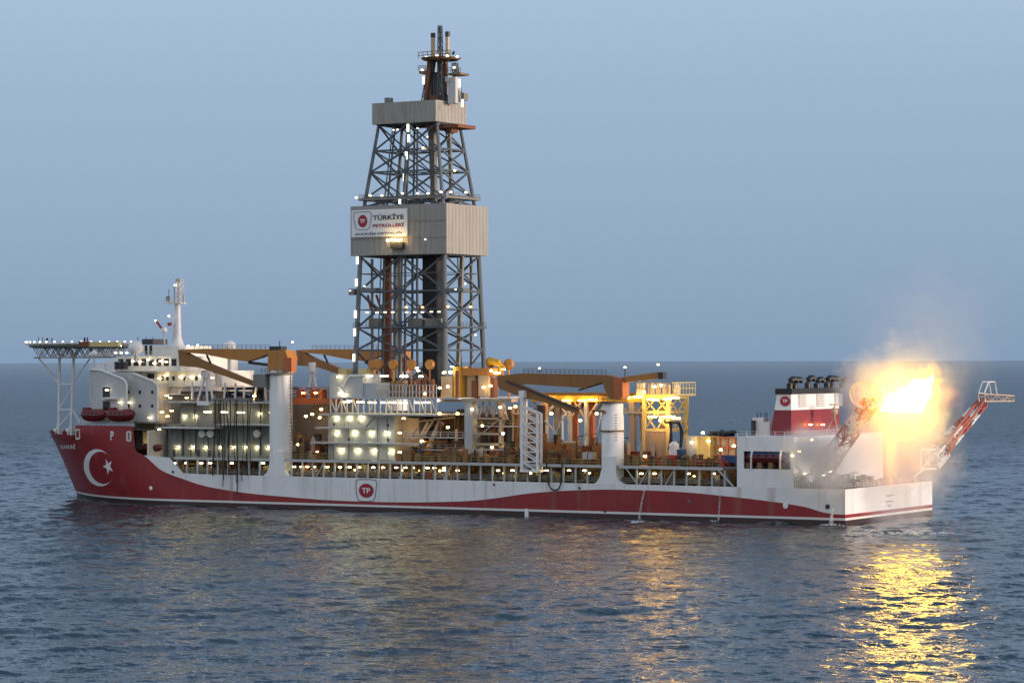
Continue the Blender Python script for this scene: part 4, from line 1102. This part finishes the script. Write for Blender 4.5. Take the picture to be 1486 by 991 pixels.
for lv, bb in ((lev,b),(lev2,b2)):
    for i,z in enumerate(lv):
        for f0,f1 in faces: bb.bar(dc(*f0,z),dc(*f1,z),.28)
    for i in range(len(lv)-1):
        za, zc = lv[i], lv[i+1]
        for fi,(f0,f1) in enumerate(faces):
            A0,A1,B0,B1 = dc(*f0,za),dc(*f1,za),dc(*f0,zc),dc(*f1,zc)
            m0, m1 = (A0+A1)/2, (B0+B1)/2
            if fi % 2 == 0:                            # long faces: two panels side by side
                bb.bar(m0,m1,.3)
                if lv is lev and i == 0: bb.bar(A0,m1,.27); bb.bar(A1,m1,.27)
                elif lv is lev and i == 1: bb.bar(m1,A0,.27); bb.bar(m1,A1,.27); bb.bar(m0,B0,.2); bb.bar(m0,B1,.2)
                else: bb.bar(A0,m1,.23); bb.bar(m0,B0,.23); bb.bar(A1,m1,.23); bb.bar(m0,B1,.23)
            else: bb.bar(A0,B1,.24); bb.bar(A1,B0,.24)
            if lv is lev and i in (2,3): bb.bar(A0.lerp(B0,.5),A1.lerp(B1,.5),.15)
for lv, bb in ((lev,b),(lev2,b2)):                  # cross frames inside the tower
    for i in range(len(lv)-1):
        za, zc = lv[i], lv[i+1]
        L0, R0, L1_, R1_ = dc(0,-1,za), dc(0,1,za), dc(0,-1,zc), dc(0,1,zc)
        bb.bar(L0,R1_,.16); bb.bar(R0,L1_,.16); bb.bar(dc(-1,0,za),dc(1,0,za),.16); bb.bar(L0,R0,.18)
        bb.bar(dc(-.5,-1,za),dc(-.5,-1,zc),.16); bb.bar(dc(.5,1,za),dc(.5,1,zc),.16)
b.build('lower_bracing','derrick_steel',der); b2.build('upper_bracing','derrick_steel',der)
b = MB()                                           # inner vertical frames seen through the lattice
for u in (-.55,.0,.3):
    for sy in (-.9,.9): b.bar((DX+u*12,DY+sy*7.5,zA),(DX+u*11,DY+sy*7,60.2),.3); b.bar((DX+u*10,DY+sy*6.5,72.2),(DX+u*7.5,DY+sy*4.8,91.8),.26)
b.build('inner_frame','derrick_steel',der)
q = P(628,450,0); MB().box(q.x-1.9,q.x+1.9,-1.6,2.2,zA,60.2).build('drilling_column','black',der)
q = P(562.5,450,0); MB().lathe((q.x,0,zA),[(1.0,0),(1.0,60.2-zA)],10).build('travelling_column','rust',der)
q = P(580,430,-6); b = MB()
b.bar((q.x,-6,zA),(q.x,-6,60.2),.55); q = P(684,430,6); b.bar((q.x,6,zA),(q.x,6,60),.4); q = P(663,430,0); b.bar((q.x,0,zA),(q.x+1.5,0,60),.6); q = P(540,430,3); b.bar((q.x,3,zA),(q.x,3,60),.35)
b.build('guide_rail','machine_grey',der)
b = MB(); q = P(545,428,0)
b.bar((q.x-.3,-3,P(545,428,-3).z),(P(538,450,-3).x,-3,P(538,448,-3).z),.3); b.bar(P(546,428,-3),P(553,449,-3),.3); b.build('racking_arm','orange_paint',der)
b = MB()
za_, zc_ = zpy(475), zpy(461)
for f0,f1 in faces[:2]:
    p, q = dc(*f0,za_,1.06), dc(*f1,za_,1.06); b.bar(p,q,.3); b.rail(p,q,1.2,14,.06)
b.box(DX-12,DX+12,-8,-5.5,za_-.2,za_+.05); b.box(DX-12,DX+12,5.5,8,za_-.2,za_+.05)
b.build('fingerboard_platform','derrick_steel',der)
b = MB()
for a0,a1 in ((535,552),(592,612),(618,640)): b.pbox(a0,a1,462,474,-7.5,2)
b.build('fingerboard_panel','machine_grey',der)
b = MB(); zc_ = zpy(421.5); b.pbox(506,514,419,428,-9,2)
for a0,a1 in ((522,545),(640,672)): b.pbox(a0,a1,418,424,-8.5,3)
b.build('side_basket','derrick_pale',der)
lamps(der,[(518.5,378),(517,410),(515.5,456),(514.5,482),(513.5,519)],'tall','lamp_soft',-9.6)
lamps(der,[(533,453.5),(547,453.5),(559,453),(570,453),(590,453),(602,453),(613,453),(626,452.5),(637,452.5)],'wall','lamp_soft',-9)
lamps(der,[(589.5,446),(613,446),(650,445),(683,445.5)],'flood','lamp_sodium',-8.6)
lamps(der,[(508,422),(529,415.5),(661,420),(675,412),(617,347.5),(690,486)],'small','lamp_dim',-9.5)
# wind walls
def windwall(x0,x1,y0,y1,z0,z1,name,mat,pitch=1.5,dep=.10):
    b = MB(); pts = []
    def side(ax,ay,bx,by,nx,ny):
        L_ = math.hypot(bx-ax,by-ay); n = max(2,int(L_/pitch)); 
        for i in range(n):
            for t,o in ((0.0,0),(.5,0),(.56,dep),(.94,dep)):
                u = (i+t)/n; pts.append((ax+(bx-ax)*u+nx*o, ay+(by-ay)*u+ny*o))
    side(x0,y0,x1,y0,0,-1); side(x1,y0,x1,y1,1,0); side(x1,y1,x0,y1,0,1); side(x0,y1,x0,y0,-1,0)
    n = len(pts); vs = [(x,y,z0) for x,y in pts]+[(x,y,z1) for x,y in pts]
    inn = []
    for x,y in pts:
        inn.append((min(max(x,x0+.25),x1-.25),min(max(y,y0+.25),y1-.25)))
    vs += [(x,y,z0) for x,y in inn]+[(x,y,z1) for x,y in inn]
    fs = []
    for i in range(n):
        j = (i+1)%n
        fs += [(i,j,n+j,n+i),(2*n+i,3*n+i,3*n+j,2*n+j),(n+i,n+j,3*n+j,3*n+i),(i,2*n+i,2*n+j,j)]
    me_ = bpy.data.meshes.new(name); me_.from_pydata(vs,[],fs); me_.materials.append(M[mat])
    o = bpy.data.objects.new(name,me_); C.objects.link(o); o.parent = der; o.matrix_parent_inverse = parent_inv(der); return o
ww = windwall(DX-13.7,DX+13.6,-9.35,9.35,60.3,72.2,'windwall','windwall_grey')
wu = windwall(DX-9.1,DX+9.1,-6.8,6.8,91.9,97.0,'crown_windwall','windwall_crown')
b = MB(); b.box(DX-13.4,DX+13.3,-9.05,9.05,60.32,60.7); b.box(DX-8.8,DX+8.8,-6.5,6.5,91.95,92.3); b.box(DX-9,DX+9,-6.7,6.7,95.9,96.1); b.build('platform_floor','dark_steel',der)
b = MB(); 
for z in (60.25,64.2,68.2): b.box(DX-13.75,DX+13.65,-9.6,-9.52,z,z+.07)
b.build('wall_joint','machine_grey',der)
# lit ring under the upper lattice, catwalk with lamps
b = MB(); zc_ = zpy(287)
for f0,f1 in faces: 
    p, q = dc(*f0,zc_,1.12), dc(*f1,zc_,1.12); b.bar(p,q,.35); b.rail(p,q,1.1,10,.06)
b.build('catwalk','machine_grey',der)
lamps(der,[(517,287),(537,284),(554,284),(584,281),(606,281),(621,281),(640,279),(654,279),(676,279.5)],'flood','lamp_dim',-8.6)
lamps(der,[(593,201),(589.5,226),(586.5,258),(580,294),(592,186)],'tall','lamp_soft',-6)
lamps(der,[(571,189),(577,188.5),(606,186.5),(620,199)],'small','lamp_dim',-6.5)
lamps(der,[(614,215),(660,247.5)],'small','lamp_yellow',-6.5)
b = MB(); q = P(589,240,-5.5); b.bar((q.x,-5.5,72.2),(P(594,190,-4.5).x,-4.5,91.8),.3); q = P(630,240,2)
b.bar((q.x,2,72.2),(q.x,1.5,91.8),.9); q = P(655,230,0); b.bar((q.x,0,72.2),(P(652,185,0).x,0,91.8),.5); b.build('standpipe','machine_grey',der)
b = MB(); b.pbox(618,665,181,186,-4,8); b.pbox(648,655,181,192,-3,3); b.build('crown_beam','rust',der)
# crown block tower
b = MB()
q1, q2 = P(619,150,-2), P(633,150,-2)
for (a0,a1,yy) in ((616,625,-2),(623,629,1),(636,640,1),(643,647,-1)): b.bar(P(a0+2,150,yy),P(a1-1,90,yy),.7)
b.pbox(618,645,138,150,-2,4)
cb_ = b.build('crown_block','rust_dark',der)
b = MB(); b.pbox(650,661,112,150,-3,2.4); b.pbox(646,651,111,119,-3.4,1); b.build('crown_cabinet','pale_grey',der)
b = MB(); b.pbox(628,638,105,150,0,1.5)
b.build('crown_frame','derrick_steel',der)
for pa,pb_,w in ((P(618,149,1.5),P(627,90,.5),1.6),(P(642,149,-2.5),P(640,90,-1.5),1.6),(P(666,149,-1),P(660,92,-1),1.3)): MB().lattice(pa,pb_,w,w*.75,(0,1,0),6,.14,.08).build('crown_lattice','derrick_steel',der)
b = MB(); q = P(640,88,-1); b.lathe((q.x,-1,q.z),[(4.3,0),(4.9,.5)],14); b.rail((q.x-4.5,-4,q.z+.4),(q.x+4.5,-4,q.z+.4),1.5,7,.1); b.pbox(608,618,103,107,-2,3); b.pbox(650,668,106,109,-2,4); b.rail(P(650,106,-2),P(668,106,-2),1.2,4,.08); b.rail(P(607,103,-2),P(618,103,-2),1.2,4,.08)
b.build('crown_platform','machine_brown',der)
b = MB(); b.lathe(P(628.5,70,-1),[(.55,-3),(.55,3)],8); b.lathe(P(649.5,70,-1),[(.5,-3),(.5,3.2)],8); b.build('vent_stack','beige_steel',der)
b = MB(); b.lattice(P(639,85,-1),P(638.5,38,-1),.9,.7,(0,1,0),7,.12,.07); b.lathe(P(628.5,52,-1),[(.6,-.5),(.6,.6)],8); b.lathe(P(649.5,50,-1),[(.6,-.6),(.6,.6)],8); b.bar(P(659,75,-1),P(657,80,-1),.3); b.build('crown_aerial','dark_steel',der)
lamps(der,[(619,83.5),(634,81),(649,81.5),(663.5,83),(612.5,102),(659,98.5)],'flood','lamp_dim',-4.2)
lamps(der,[(614.5,117),(666.5,121.5),(671,150)],'tall','lamp_dim',-4)
b = MB(); b.pbox(558,564,142,151,-3,2); b.build('crown_fan','machine_grey',der)
b = MB(); b.pbox(666,673,135,146,0,2); b.bar(P(672,150,0),P(673,138,0),.3); b.build('crown_ladder','machine_grey',der)
# company sign on the wind wall
ys = -9.75
b = MB(); p, q = P(510,303.5,ys), P(591,344,ys); zt_, zb_ = P(550,304,ys).z, P(550,343.5,ys).z
b.box(p.x,q.x,ys,ys+.18,zb_,zt_); sign = b.build('company_sign','emblem_white',der)
yf = ys-.03
shield(der,[(513.5,309),(517,308),(536,307.6),(538.5,309),(539,316),(536,331),(533,333.5),(519,334),(516,331),(513.5,318)],yf,.08)
c = P(526.3,321,yf); gear(der,c,1.4,1.55,'port'); text('TP',(c.x,yf-.12,c.z),.95,1.5,'emblem_white',der,'emblem_letters')
for s,(a,c_,w,h),mt in (('TÜRKİYE',(563.5,314.5,45,9),'ink'),('PETROLLERİ',(563.5,326.6,45,6.2),'emblem_red'),('ANONİM ORTAKLIĞI',(549,338.6,68,4.6),'line_grey')):
    p0, p1 = P(a-w/2,c_,yf), P(a+w/2,c_,yf); z0, z1 = P(a,c_+h/2,yf).z, P(a,c_-h/2,yf).z
    text(s,((p0.x+p1.x)/2,yf-.02,(z0+z1)/2),z1-z0,p1.x-p0.x,mt,der,'sign_lettering')
lamps(der,[(567,348),(577,348)],'strip','lamp_yellow',-11.1); lamps(der,[(563,349.5),(579,349)],'wall','lamp_yellow',-10.8)
b = MB(); b.pbox(566,584,352,360,-10.4,1); b.bar(P(566,360,-10.5),P(584,360,-10.5),.2); b.build('light_bracket','dark_steel',der)

# ------------------------------------------------------------------ flare booms
def banded_boom(name, p, q, w0, w1, nsec, label):
    p, q = Vector(p), Vector(q)
    root = None
    for i in range(nsec):
        b = MB(); a, c = p.lerp(q,i/nsec), p.lerp(q,(i+1)/nsec); u0 = w0+(w1-w0)*i/nsec; u1 = w0+(w1-w0)*(i+1)/nsec
        b.lattice(a,c,u0,u1,(0,0,1),2,.26,.17)
        if root is None: root = b.build('flare_boom','white_paint',ship); root['label'] = label
        else: b.build('boom_section','boom_red' if i%2 else 'white_paint',root)
    return root
s0, s1 = PX(1352,668,108), PX(1427,583,108)
print('starboard boom', s0, s1)
sb = banded_boom('flare_boom',s0,s1,2.7,1.7,6,'starboard flare boom raised clear of the stern with red and white bands')
b = MB(); t0, t1 = PX(1424,577,108), PX(1468,578,108)
b.lattice(t0,t1,1.8,1.3,(0,0,1),5,.2,.12); b.build('burner_head','beige_steel',sb)
b = MB(); hp = [PX(a,c,108) for a,c in ((1421,582),(1420,570),(1426,554),(1435,554),(1438,572))]; b.tube(hp,.16,5); b.tube([h+Vector((1.5,0,0)) for h in hp],.16,5); b.bar(hp[1],hp[4],.12); b.build('burner_hoop','white_paint',sb)
b = MB(); b.bar(PX(1358,680,108),PX(1335,680,108),.3); b.bar(PX(1335,680,108),PX(1337,652,108),.25); b.bar(PX(1337,652,108),PX(1363,652,108),.25); b.bar(PX(1363,652,108),PX(1378,660,108),.25); b.bar(PX(1378,660,108),PX(1362,680,108),.25); b.bar(PX(1337,680,108),PX(1361,653,108),.2); b.bar(PX(1361,680,108),PX(1361,653,108),.35)
b.bar(PX(1340,680,108),(109,22,7.5),.3); b.build('boom_base','cream_paint',sb)
b = MB(); b.tube([PX(1378,650,109.3),PX(1424,588,109.3)],.35,6); b.tube([PX(1366,652,109),PX(1414,588,109)],.3,6); b.build('feed_pipe','boom_red',sb)
p0 = Vector((106,-20,10)); p1 = P(1263,585,-40)
pbm = banded_boom('flare_boom',p0,p1,3.0,2.2,6,'port flare boom holding the burner in the fire')
b = MB(); rc = P(1259,572,-40); n = 18
for dy in (-.8,.8):
    ringp = [(rc.x+3.6*math.cos(2*math.pi*i/n), -40+dy, rc.z+2.9*math.sin(2*math.pi*i/n)) for i in range(n+1)]
    b.tube(ringp,.24,5,False)
for i in range(n): 
    if i%3 == 0: b.bar((rc.x+3.6*math.cos(2*math.pi*i/n),-40.8,rc.z+2.9*math.sin(2*math.pi*i/n)),(rc.x,-40,rc.z),.1)
b.build('burner_hoop','white_paint',pbm)

# ------------------------------------------------------------------ flame, smoke, spray
YF = -41
def flame_mat():
    m, t, b = newmat('flame_core'); n = t.nodes
    e = n.new('ShaderNodeEmission'); e.inputs[0].default_value = (1.0,0.60,0.06,1); e.inputs[1].default_value = 45
    t.links.new(e.outputs[0], n['Material Output'].inputs[0]); return m
fl = thing('gas_flare','bright yellow white flare fire burning off the stern beside the port boom','fire',P(1318,577,YF))
def blob(pts, rad, seed, amp, n=20):
    b = MB(); ps = [P(a,c,YF) for a,c in pts]; segs = 26; k = n
    vs = []
    for i in range(segs+1):
        t = i/segs*(len(ps)-1); j = min(int(t),len(ps)-2); c = ps[j].lerp(ps[j+1],t-j); r = rad[j]+(rad[j+1]-rad[j])*(t-j)
        for q_ in range(k):
            a = 2*math.pi*q_/k
            d = Vector((0.35*math.cos(a)*.3, math.cos(a), math.sin(a))); d = Vector((-.5*math.sin(a)*.6, math.cos(a)*.9, math.sin(a)))
            v = c+d*r; nz_ = mnoise.fractal(v*0.5+Vector((seed,0,0)),0.9,2.1,5)
            vs.append(c+d*(r*(1+amp*nz_)))
    fs = [(i*k+j,i*k+(j+1)%k,(i+1)*k+(j+1)%k,(i+1)*k+j) for i in range(segs) for j in range(k)]+[tuple(range(k)),tuple(range(segs*k,segs*k+k))]
    return b.add(vs,fs)
bl = blob([(1279,595),(1290,589),(1306,583),(1322,578),(1336,572),(1345,563),(1349,555),(1354,547)],[.3,1.2,2.0,2.5,2.4,1.7,.8,.25],3,.6)
fm = flame_mat(); core = bl.build('flame_core',fm,fl,smooth=True)
def volume_box(name, x0,x1,y0,y1,z0,z1, parent=None):
    return MB().box(x0,x1,y0,y1,z0,z1)
def vol_nodes(name):
    m = bpy.data.materials.new(name); m.use_nodes = True; t = m.node_tree; t.nodes.clear()
    o = t.nodes.new('ShaderNodeOutputMaterial'); v = t.nodes.new('ShaderNodeVolumePrincipled'); t.links.new(v.outputs[0], o.inputs['Volume'])
    return m, t, v
def ellip(t, tc, c, r, lo=0.0, hi=0.25, noise_amt=0.35, nscale=0.12, seed=0.0, stretch=(1,1,1)):
    """1 in the middle of an ellipsoid, 0 outside, edge torn by noise"""
    N = t.nodes.new; L = t.links.new
    mp = N('ShaderNodeVectorMath'); mp.operation = 'SUBTRACT'; mp.inputs[1].default_value = c; L(tc, mp.inputs[0])
    dv = N('ShaderNodeVectorMath'); dv.operation = 'DIVIDE'; dv.inputs[1].default_value = r; L(mp.outputs[0], dv.inputs[0])
    ln = N('ShaderNodeVectorMath'); ln.operation = 'LENGTH'; L(dv.outputs[0], ln.inputs[0])
    ms = N('ShaderNodeVectorMath'); ms.operation = 'MULTIPLY'; ms.inputs[1].default_value = stretch; L(tc, ms.inputs[0])
    no = N('ShaderNodeTexNoise'); no.inputs['Scale'].default_value = nscale; no.inputs['Detail'].default_value = 4; no.inputs['Roughness'].default_value = 0.6
    ad = N('ShaderNodeVectorMath'); ad.operation = 'ADD'; ad.inputs[1].default_value = (seed,seed*.7,0); L(ms.outputs[0], ad.inputs[0]); L(ad.outputs[0], no.inputs[0])
    a = N('ShaderNodeMath'); a.operation = 'MULTIPLY_ADD'; a.inputs[1].default_value = noise_amt*2; L(no.outputs[0], a.inputs[0])
    sb_ = N('ShaderNodeMath'); sb_.operation = 'SUBTRACT'; sb_.inputs[1].default_value = noise_amt; L(ln.outputs['Value'], sb_.inputs[0]); L(sb_.outputs[0], a.inputs[2])
    mr = N('ShaderNodeMapRange'); mr.interpolation_type = 'SMOOTHSTEP'; mr.inputs[1].default_value = 1.0; mr.inputs[2].default_value = hi; L(a.outputs[0], mr.inputs[0])
    return mr.outputs[0]
def madd(t, parts):
    N = t.nodes.new; L = t.links.new; acc_ = None
    for s, k in parts:
        m_ = N('ShaderNodeMath'); m_.operation = 'MULTIPLY'; m_.inputs[1].default_value = k; L(s, m_.inputs[0])
        if acc_ is None: acc_ = m_.outputs[0]
        else:
            a = N('ShaderNodeMath'); a.operation = 'ADD'; L(acc_, a.inputs[0]); L(m_.outputs[0], a.inputs[1]); acc_ = a.outputs[0]
    return acc_
# glowing gas round the core, with flame-lit mist and spray put in as emission
m, t, v = vol_nodes('gas_and_mist_glow'); tc = t.nodes.new('ShaderNodeTexCoord').outputs['Object']
fc_ = P(1312,578,YF)
e1 = ellip(t,tc,P(1316,577,YF),(12,9,6.8),noise_amt=.85,nscale=.34,hi=.45)
e2 = ellip(t,tc,P(1290,590,YF),(11.5,9,9.5),noise_amt=.9,nscale=.30,seed=9,hi=.4)
e3 = ellip(t,tc,P(1350,550,YF),(3,3,4.4),noise_amt=.7,nscale=.5,seed=4,hi=.5)
e4 = ellip(t,tc,P(1300,640,YF),(11,9,19),noise_amt=.7,nscale=.26,seed=14)  # mist over the stern, its flame light put in as emission
e5 = ellip(t,tc,P(1292,652,YF),(1.3,5,11),noise_amt=.3,nscale=.3,seed=31)  # falling spray curtain, made to glow as if lit by the flame
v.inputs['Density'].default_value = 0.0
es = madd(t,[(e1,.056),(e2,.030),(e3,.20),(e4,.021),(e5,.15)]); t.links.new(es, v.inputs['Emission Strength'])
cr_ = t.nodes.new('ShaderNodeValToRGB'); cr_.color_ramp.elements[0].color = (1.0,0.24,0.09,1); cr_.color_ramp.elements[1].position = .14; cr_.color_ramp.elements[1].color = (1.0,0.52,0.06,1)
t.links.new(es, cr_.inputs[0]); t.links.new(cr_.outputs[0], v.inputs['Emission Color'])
gx0, gx1 = P(1225,600,YF).x, P(1400,600,YF).x
MB().box(gx0,gx1,YF-11,YF+11,P(1300,705,YF).z,P(1300,470,YF).z).build('gas_and_mist_glow',m,fl)
# smoke and water mist lit by the flame
m, t, v = vol_nodes('smoke'); tc = t.nodes.new('ShaderNodeTexCoord').outputs['Object']
YS = -36
parts = [(ellip(t,tc,P(1262,553,YS),(8.5,9,6.5),noise_amt=.85,nscale=.3,seed=2,hi=.5),.11),
         (ellip(t,tc,P(1320,545,YS),(16,10,10),noise_amt=.85,nscale=.26,seed=5,hi=.4),.013),
         (ellip(t,tc,P(1305,640,YS),(15,10,22),noise_amt=.7,nscale=.2,seed=8),.12),
         (ellip(t,tc,P(1355,480,YS),(20,12,17),noise_amt=.6,nscale=.13,seed=12),.010),
         (ellip(t,tc,P(1195,668,-31),(11,6,9),noise_amt=.45,nscale=.14,seed=16),.32),
         (ellip(t,tc,P(1170,650,-30),(7,5,5),noise_amt=.55,nscale=.16,seed=20),.25)]
t.links.new(madd(t,parts), v.inputs['Density']); v.inputs['Color'].default_value = (.985,.975,.97,1); v.inputs['Anisotropy'].default_value = .2
sm = MB().box(P(1120,650,YS).x,P(1440,650,YS).x,-49,-25.2,.6,P(1320,310,YS).z).build('smoke',m)
tag(sm,'pale pink smoke and water mist drifting round the flare and the stern','smoke',kind='stuff')

def stream(pts, r0, r1, label, mat, y):
    ps = [P(a,c,y) for a,c in pts]; n = len(ps)
    o = MB().tube(ps,[r0+(r1-r0)*i/(n-1) for i in range(n)],7).build('water_stream',mat); tag(o,label,'water jet'); return o
m, t, b_ = newmat('falling_water'); b_.inputs['Base Color'].default_value = (.75,.8,.85,1); b_.inputs['Roughness'].default_value = .5; b_.inputs['Alpha'].default_value = .5
no = t.nodes.new('ShaderNodeTexNoise'); no.inputs['Scale'].default_value = 2.2; rr_ = t.nodes.new('ShaderNodeMapRange'); rr_.inputs[1].default_value = .35; rr_.inputs[2].default_value = .7; rr_.inputs[3].default_value = .08; rr_.inputs[4].default_value = .55
tcc = t.nodes.new('ShaderNodeTexCoord'); t.links.new(tcc.outputs['Object'], no.inputs[0]); t.links.new(no.outputs[0], rr_.inputs[0]); t.links.new(rr_.outputs[0], b_.inputs['Alpha'])
stream([(935.5,709.5),(934,716),(931,730),(928.5,745),(927.5,756.5)],.12,.3,'thin white stream of water arcing from the hull behind the aft crane pedestal','falling_water',-25.2)
stream([(1045,717),(1044.5,727),(1043.5,740),(1042.5,755)],.08,.22,'faint pale trickle of water down the red hull below the workshop frame','falling_water',-24.8)
stream([(1208,738),(1207,748),(1206,760)],.2,.5,'pale water outflow spilling at the stern corner of the hull','falling_water',-25)
for (a,c,wx,lab) in ((928,757,2.2,'small white splash where the thin hull stream meets the sea'),(1042,755,2.6,'small white splash under the trickle on the red hull'),(1206,761.5,3.2,'white splash at the stern corner of the hull'),(1318,771,11,'long bright patch of foam on the sea under the flare')):
    q = PZ(a,c,.15); b = MB(); n = 40
    for i in range(n):
        an = rnd.uniform(0,6.28); k = rnd.random()**.7
        x, y = q.x+math.cos(an)*wx*k*.9, q.y+math.sin(an)*wx*k*.6; s = rnd.uniform(.15,.5)*(1 if wx < 5 else 2.2)
        b.lathe((x,y,-.05),[(s,0),(s*.8,.18),(s*.3,.34)],7)
    o = b.build('splash','falling_water'); tag(o,lab,'splash',kind='stuff')

# ------------------------------------------------------------------ people on the helideck
def person(px, y, label, turn=0, arm=0):
    q = P(px,493,y); base = Vector((q.x,y,hc.z+.05))
    o = thing('person',label,'person',base,'people standing on the helideck')
    V = [(0,0,.95),(0,0,1.2),(0,0,1.42),(0,0,1.52),(0,0,1.62),(0,0,1.76),
         (.1,0,.9),(.11,.02,.5),(.12,0,.06),(.13,-.14,.04),(-.1,0,.9),(-.11,-.02,.5),(-.12,0,.06),(-.13,-.14,.04),
         (.19,0,1.4),(.25,.03,1.12),(.24,-.08-arm*.2,.86+arm*.3),(-.19,0,1.4),(-.25,.03,1.12),(-.24,-.06,.86)]
    E_ = [(0,1),(1,2),(2,3),(3,4),(4,5),(0,6),(6,7),(7,8),(8,9),(0,10),(10,11),(11,12),(12,13),(2,14),(14,15),(15,16),(2,17),(17,18),(18,19)]
    Rr = [.15,.14,.15,.07,.1,.09,.1,.08,.055,.05,.1,.08,.055,.05,.075,.06,.045,.075,.06,.045]
    rot = Matrix.Rotation(turn,3,'Z')
    me = bpy.data.meshes.new('body'); me.from_pydata([tuple(rot@Vector(v)) for v in V],E_,[])
    b = bpy.data.objects.new('body',me); C.objects.link(b); b.parent = o; me.materials.append(M['cloth_dark'])
    md = b.modifiers.new('skin','SKIN'); 
    sv = me.skin_vertices[0].data if me.skin_vertices else None
    if sv is None:
        bm = bmesh.new(); bm.from_mesh(me); bm.verts.layers.skin.verify(); bm.to_mesh(me); bm.free(); sv = me.skin_vertices[0].data
    for i,s in enumerate(sv): s.radius = (Rr[i],Rr[i]); s.use_root = (i == 0)
    b.modifiers.new('sub','SUBSURF').render_levels = 1
    h = MB().lathe((base.x,base.y,base.z+1.72),[(.135,-.02),(.14,.02),(.12,.09),(.05,.14)],10).build('helmet','white_paint',o)
    return o
person(68.5,-9,'person in dark clothes, left of the pair at the far end of the helideck',.4)
person(75.5,-9,'person in dark clothes, right of the pair at the far end of the helideck',-.8,1)
person(123,-11,'person in dark clothes, left of the pair over the rusty box',1.2)
person(127,-11,'person in dark clothes, right of the pair over the rusty box',-.4,1)

# ------------------------------------------------------------------ every window, post, pipe and the like becomes a part of its own
SPLIT = {'boom_walkway','crown_aerial','mast_platform','house_frame','slew_platform','frame_beam','burner_hoop','crown_platform','platform_machinery','deck_edge_beam','window','gallery_post','porthole','vent_post','wing_console','mooring_bollard','boat_cradle','deck_post','wall_pipe','vent_cowl','wheelhouse_wing',
         'winch','raking_beam','vent_pipe','aerial','vent_stack','knee_brace','fingerboard_panel','side_basket','vent_house','balcony','screen_edge','guide_rail','inner_frame',
         'standpipe','feed_pipe','standing_tank','control_house','hose_bundle','wall_stiffener','tie_beam','davit','luffing_cylinder','pipe_run','riser_pipe','hose_drum','stair_flight'}
import re
for o in list(C.objects):
    if o.type != 'MESH' or re.sub(r'\.\d+$','',o.name) not in SPLIT: continue
    me = o.data; n = len(me.vertices); root = list(range(n))
    def find(i):
        while root[i] != i: root[i] = root[root[i]]; i = root[i]
        return i
    for e in me.edges:
        a, b = find(e.vertices[0]), find(e.vertices[1])
        if a != b: root[a] = b
    isl = {}
    for p in me.polygons: isl.setdefault(find(p.vertices[0]), []).append(p)
    if len(isl) < 2: continue
    first = True; base = re.sub(r'\.\d+$','',o.name)
    for ps in isl.values():
        vi = sorted({v for p in ps for v in p.vertices}); mp = {v:i for i,v in enumerate(vi)}
        nm = bpy.data.meshes.new(base); nm.from_pydata([me.vertices[v].co[:] for v in vi],[],[[mp[v] for v in p.vertices] for p in ps])
        for m_ in me.materials: nm.materials.append(m_)
        if ps[0].use_smooth:
            for p in nm.polygons: p.use_smooth = True
            nm.set_sharp_from_angle(angle=R(40))
        if first: keepme = nm; first = False
        else:
            c = bpy.data.objects.new(base,nm); C.objects.link(c); c.parent = o.parent; c.matrix_parent_inverse = o.matrix_parent_inverse.copy(); c.location = o.location
    o.data = keepme
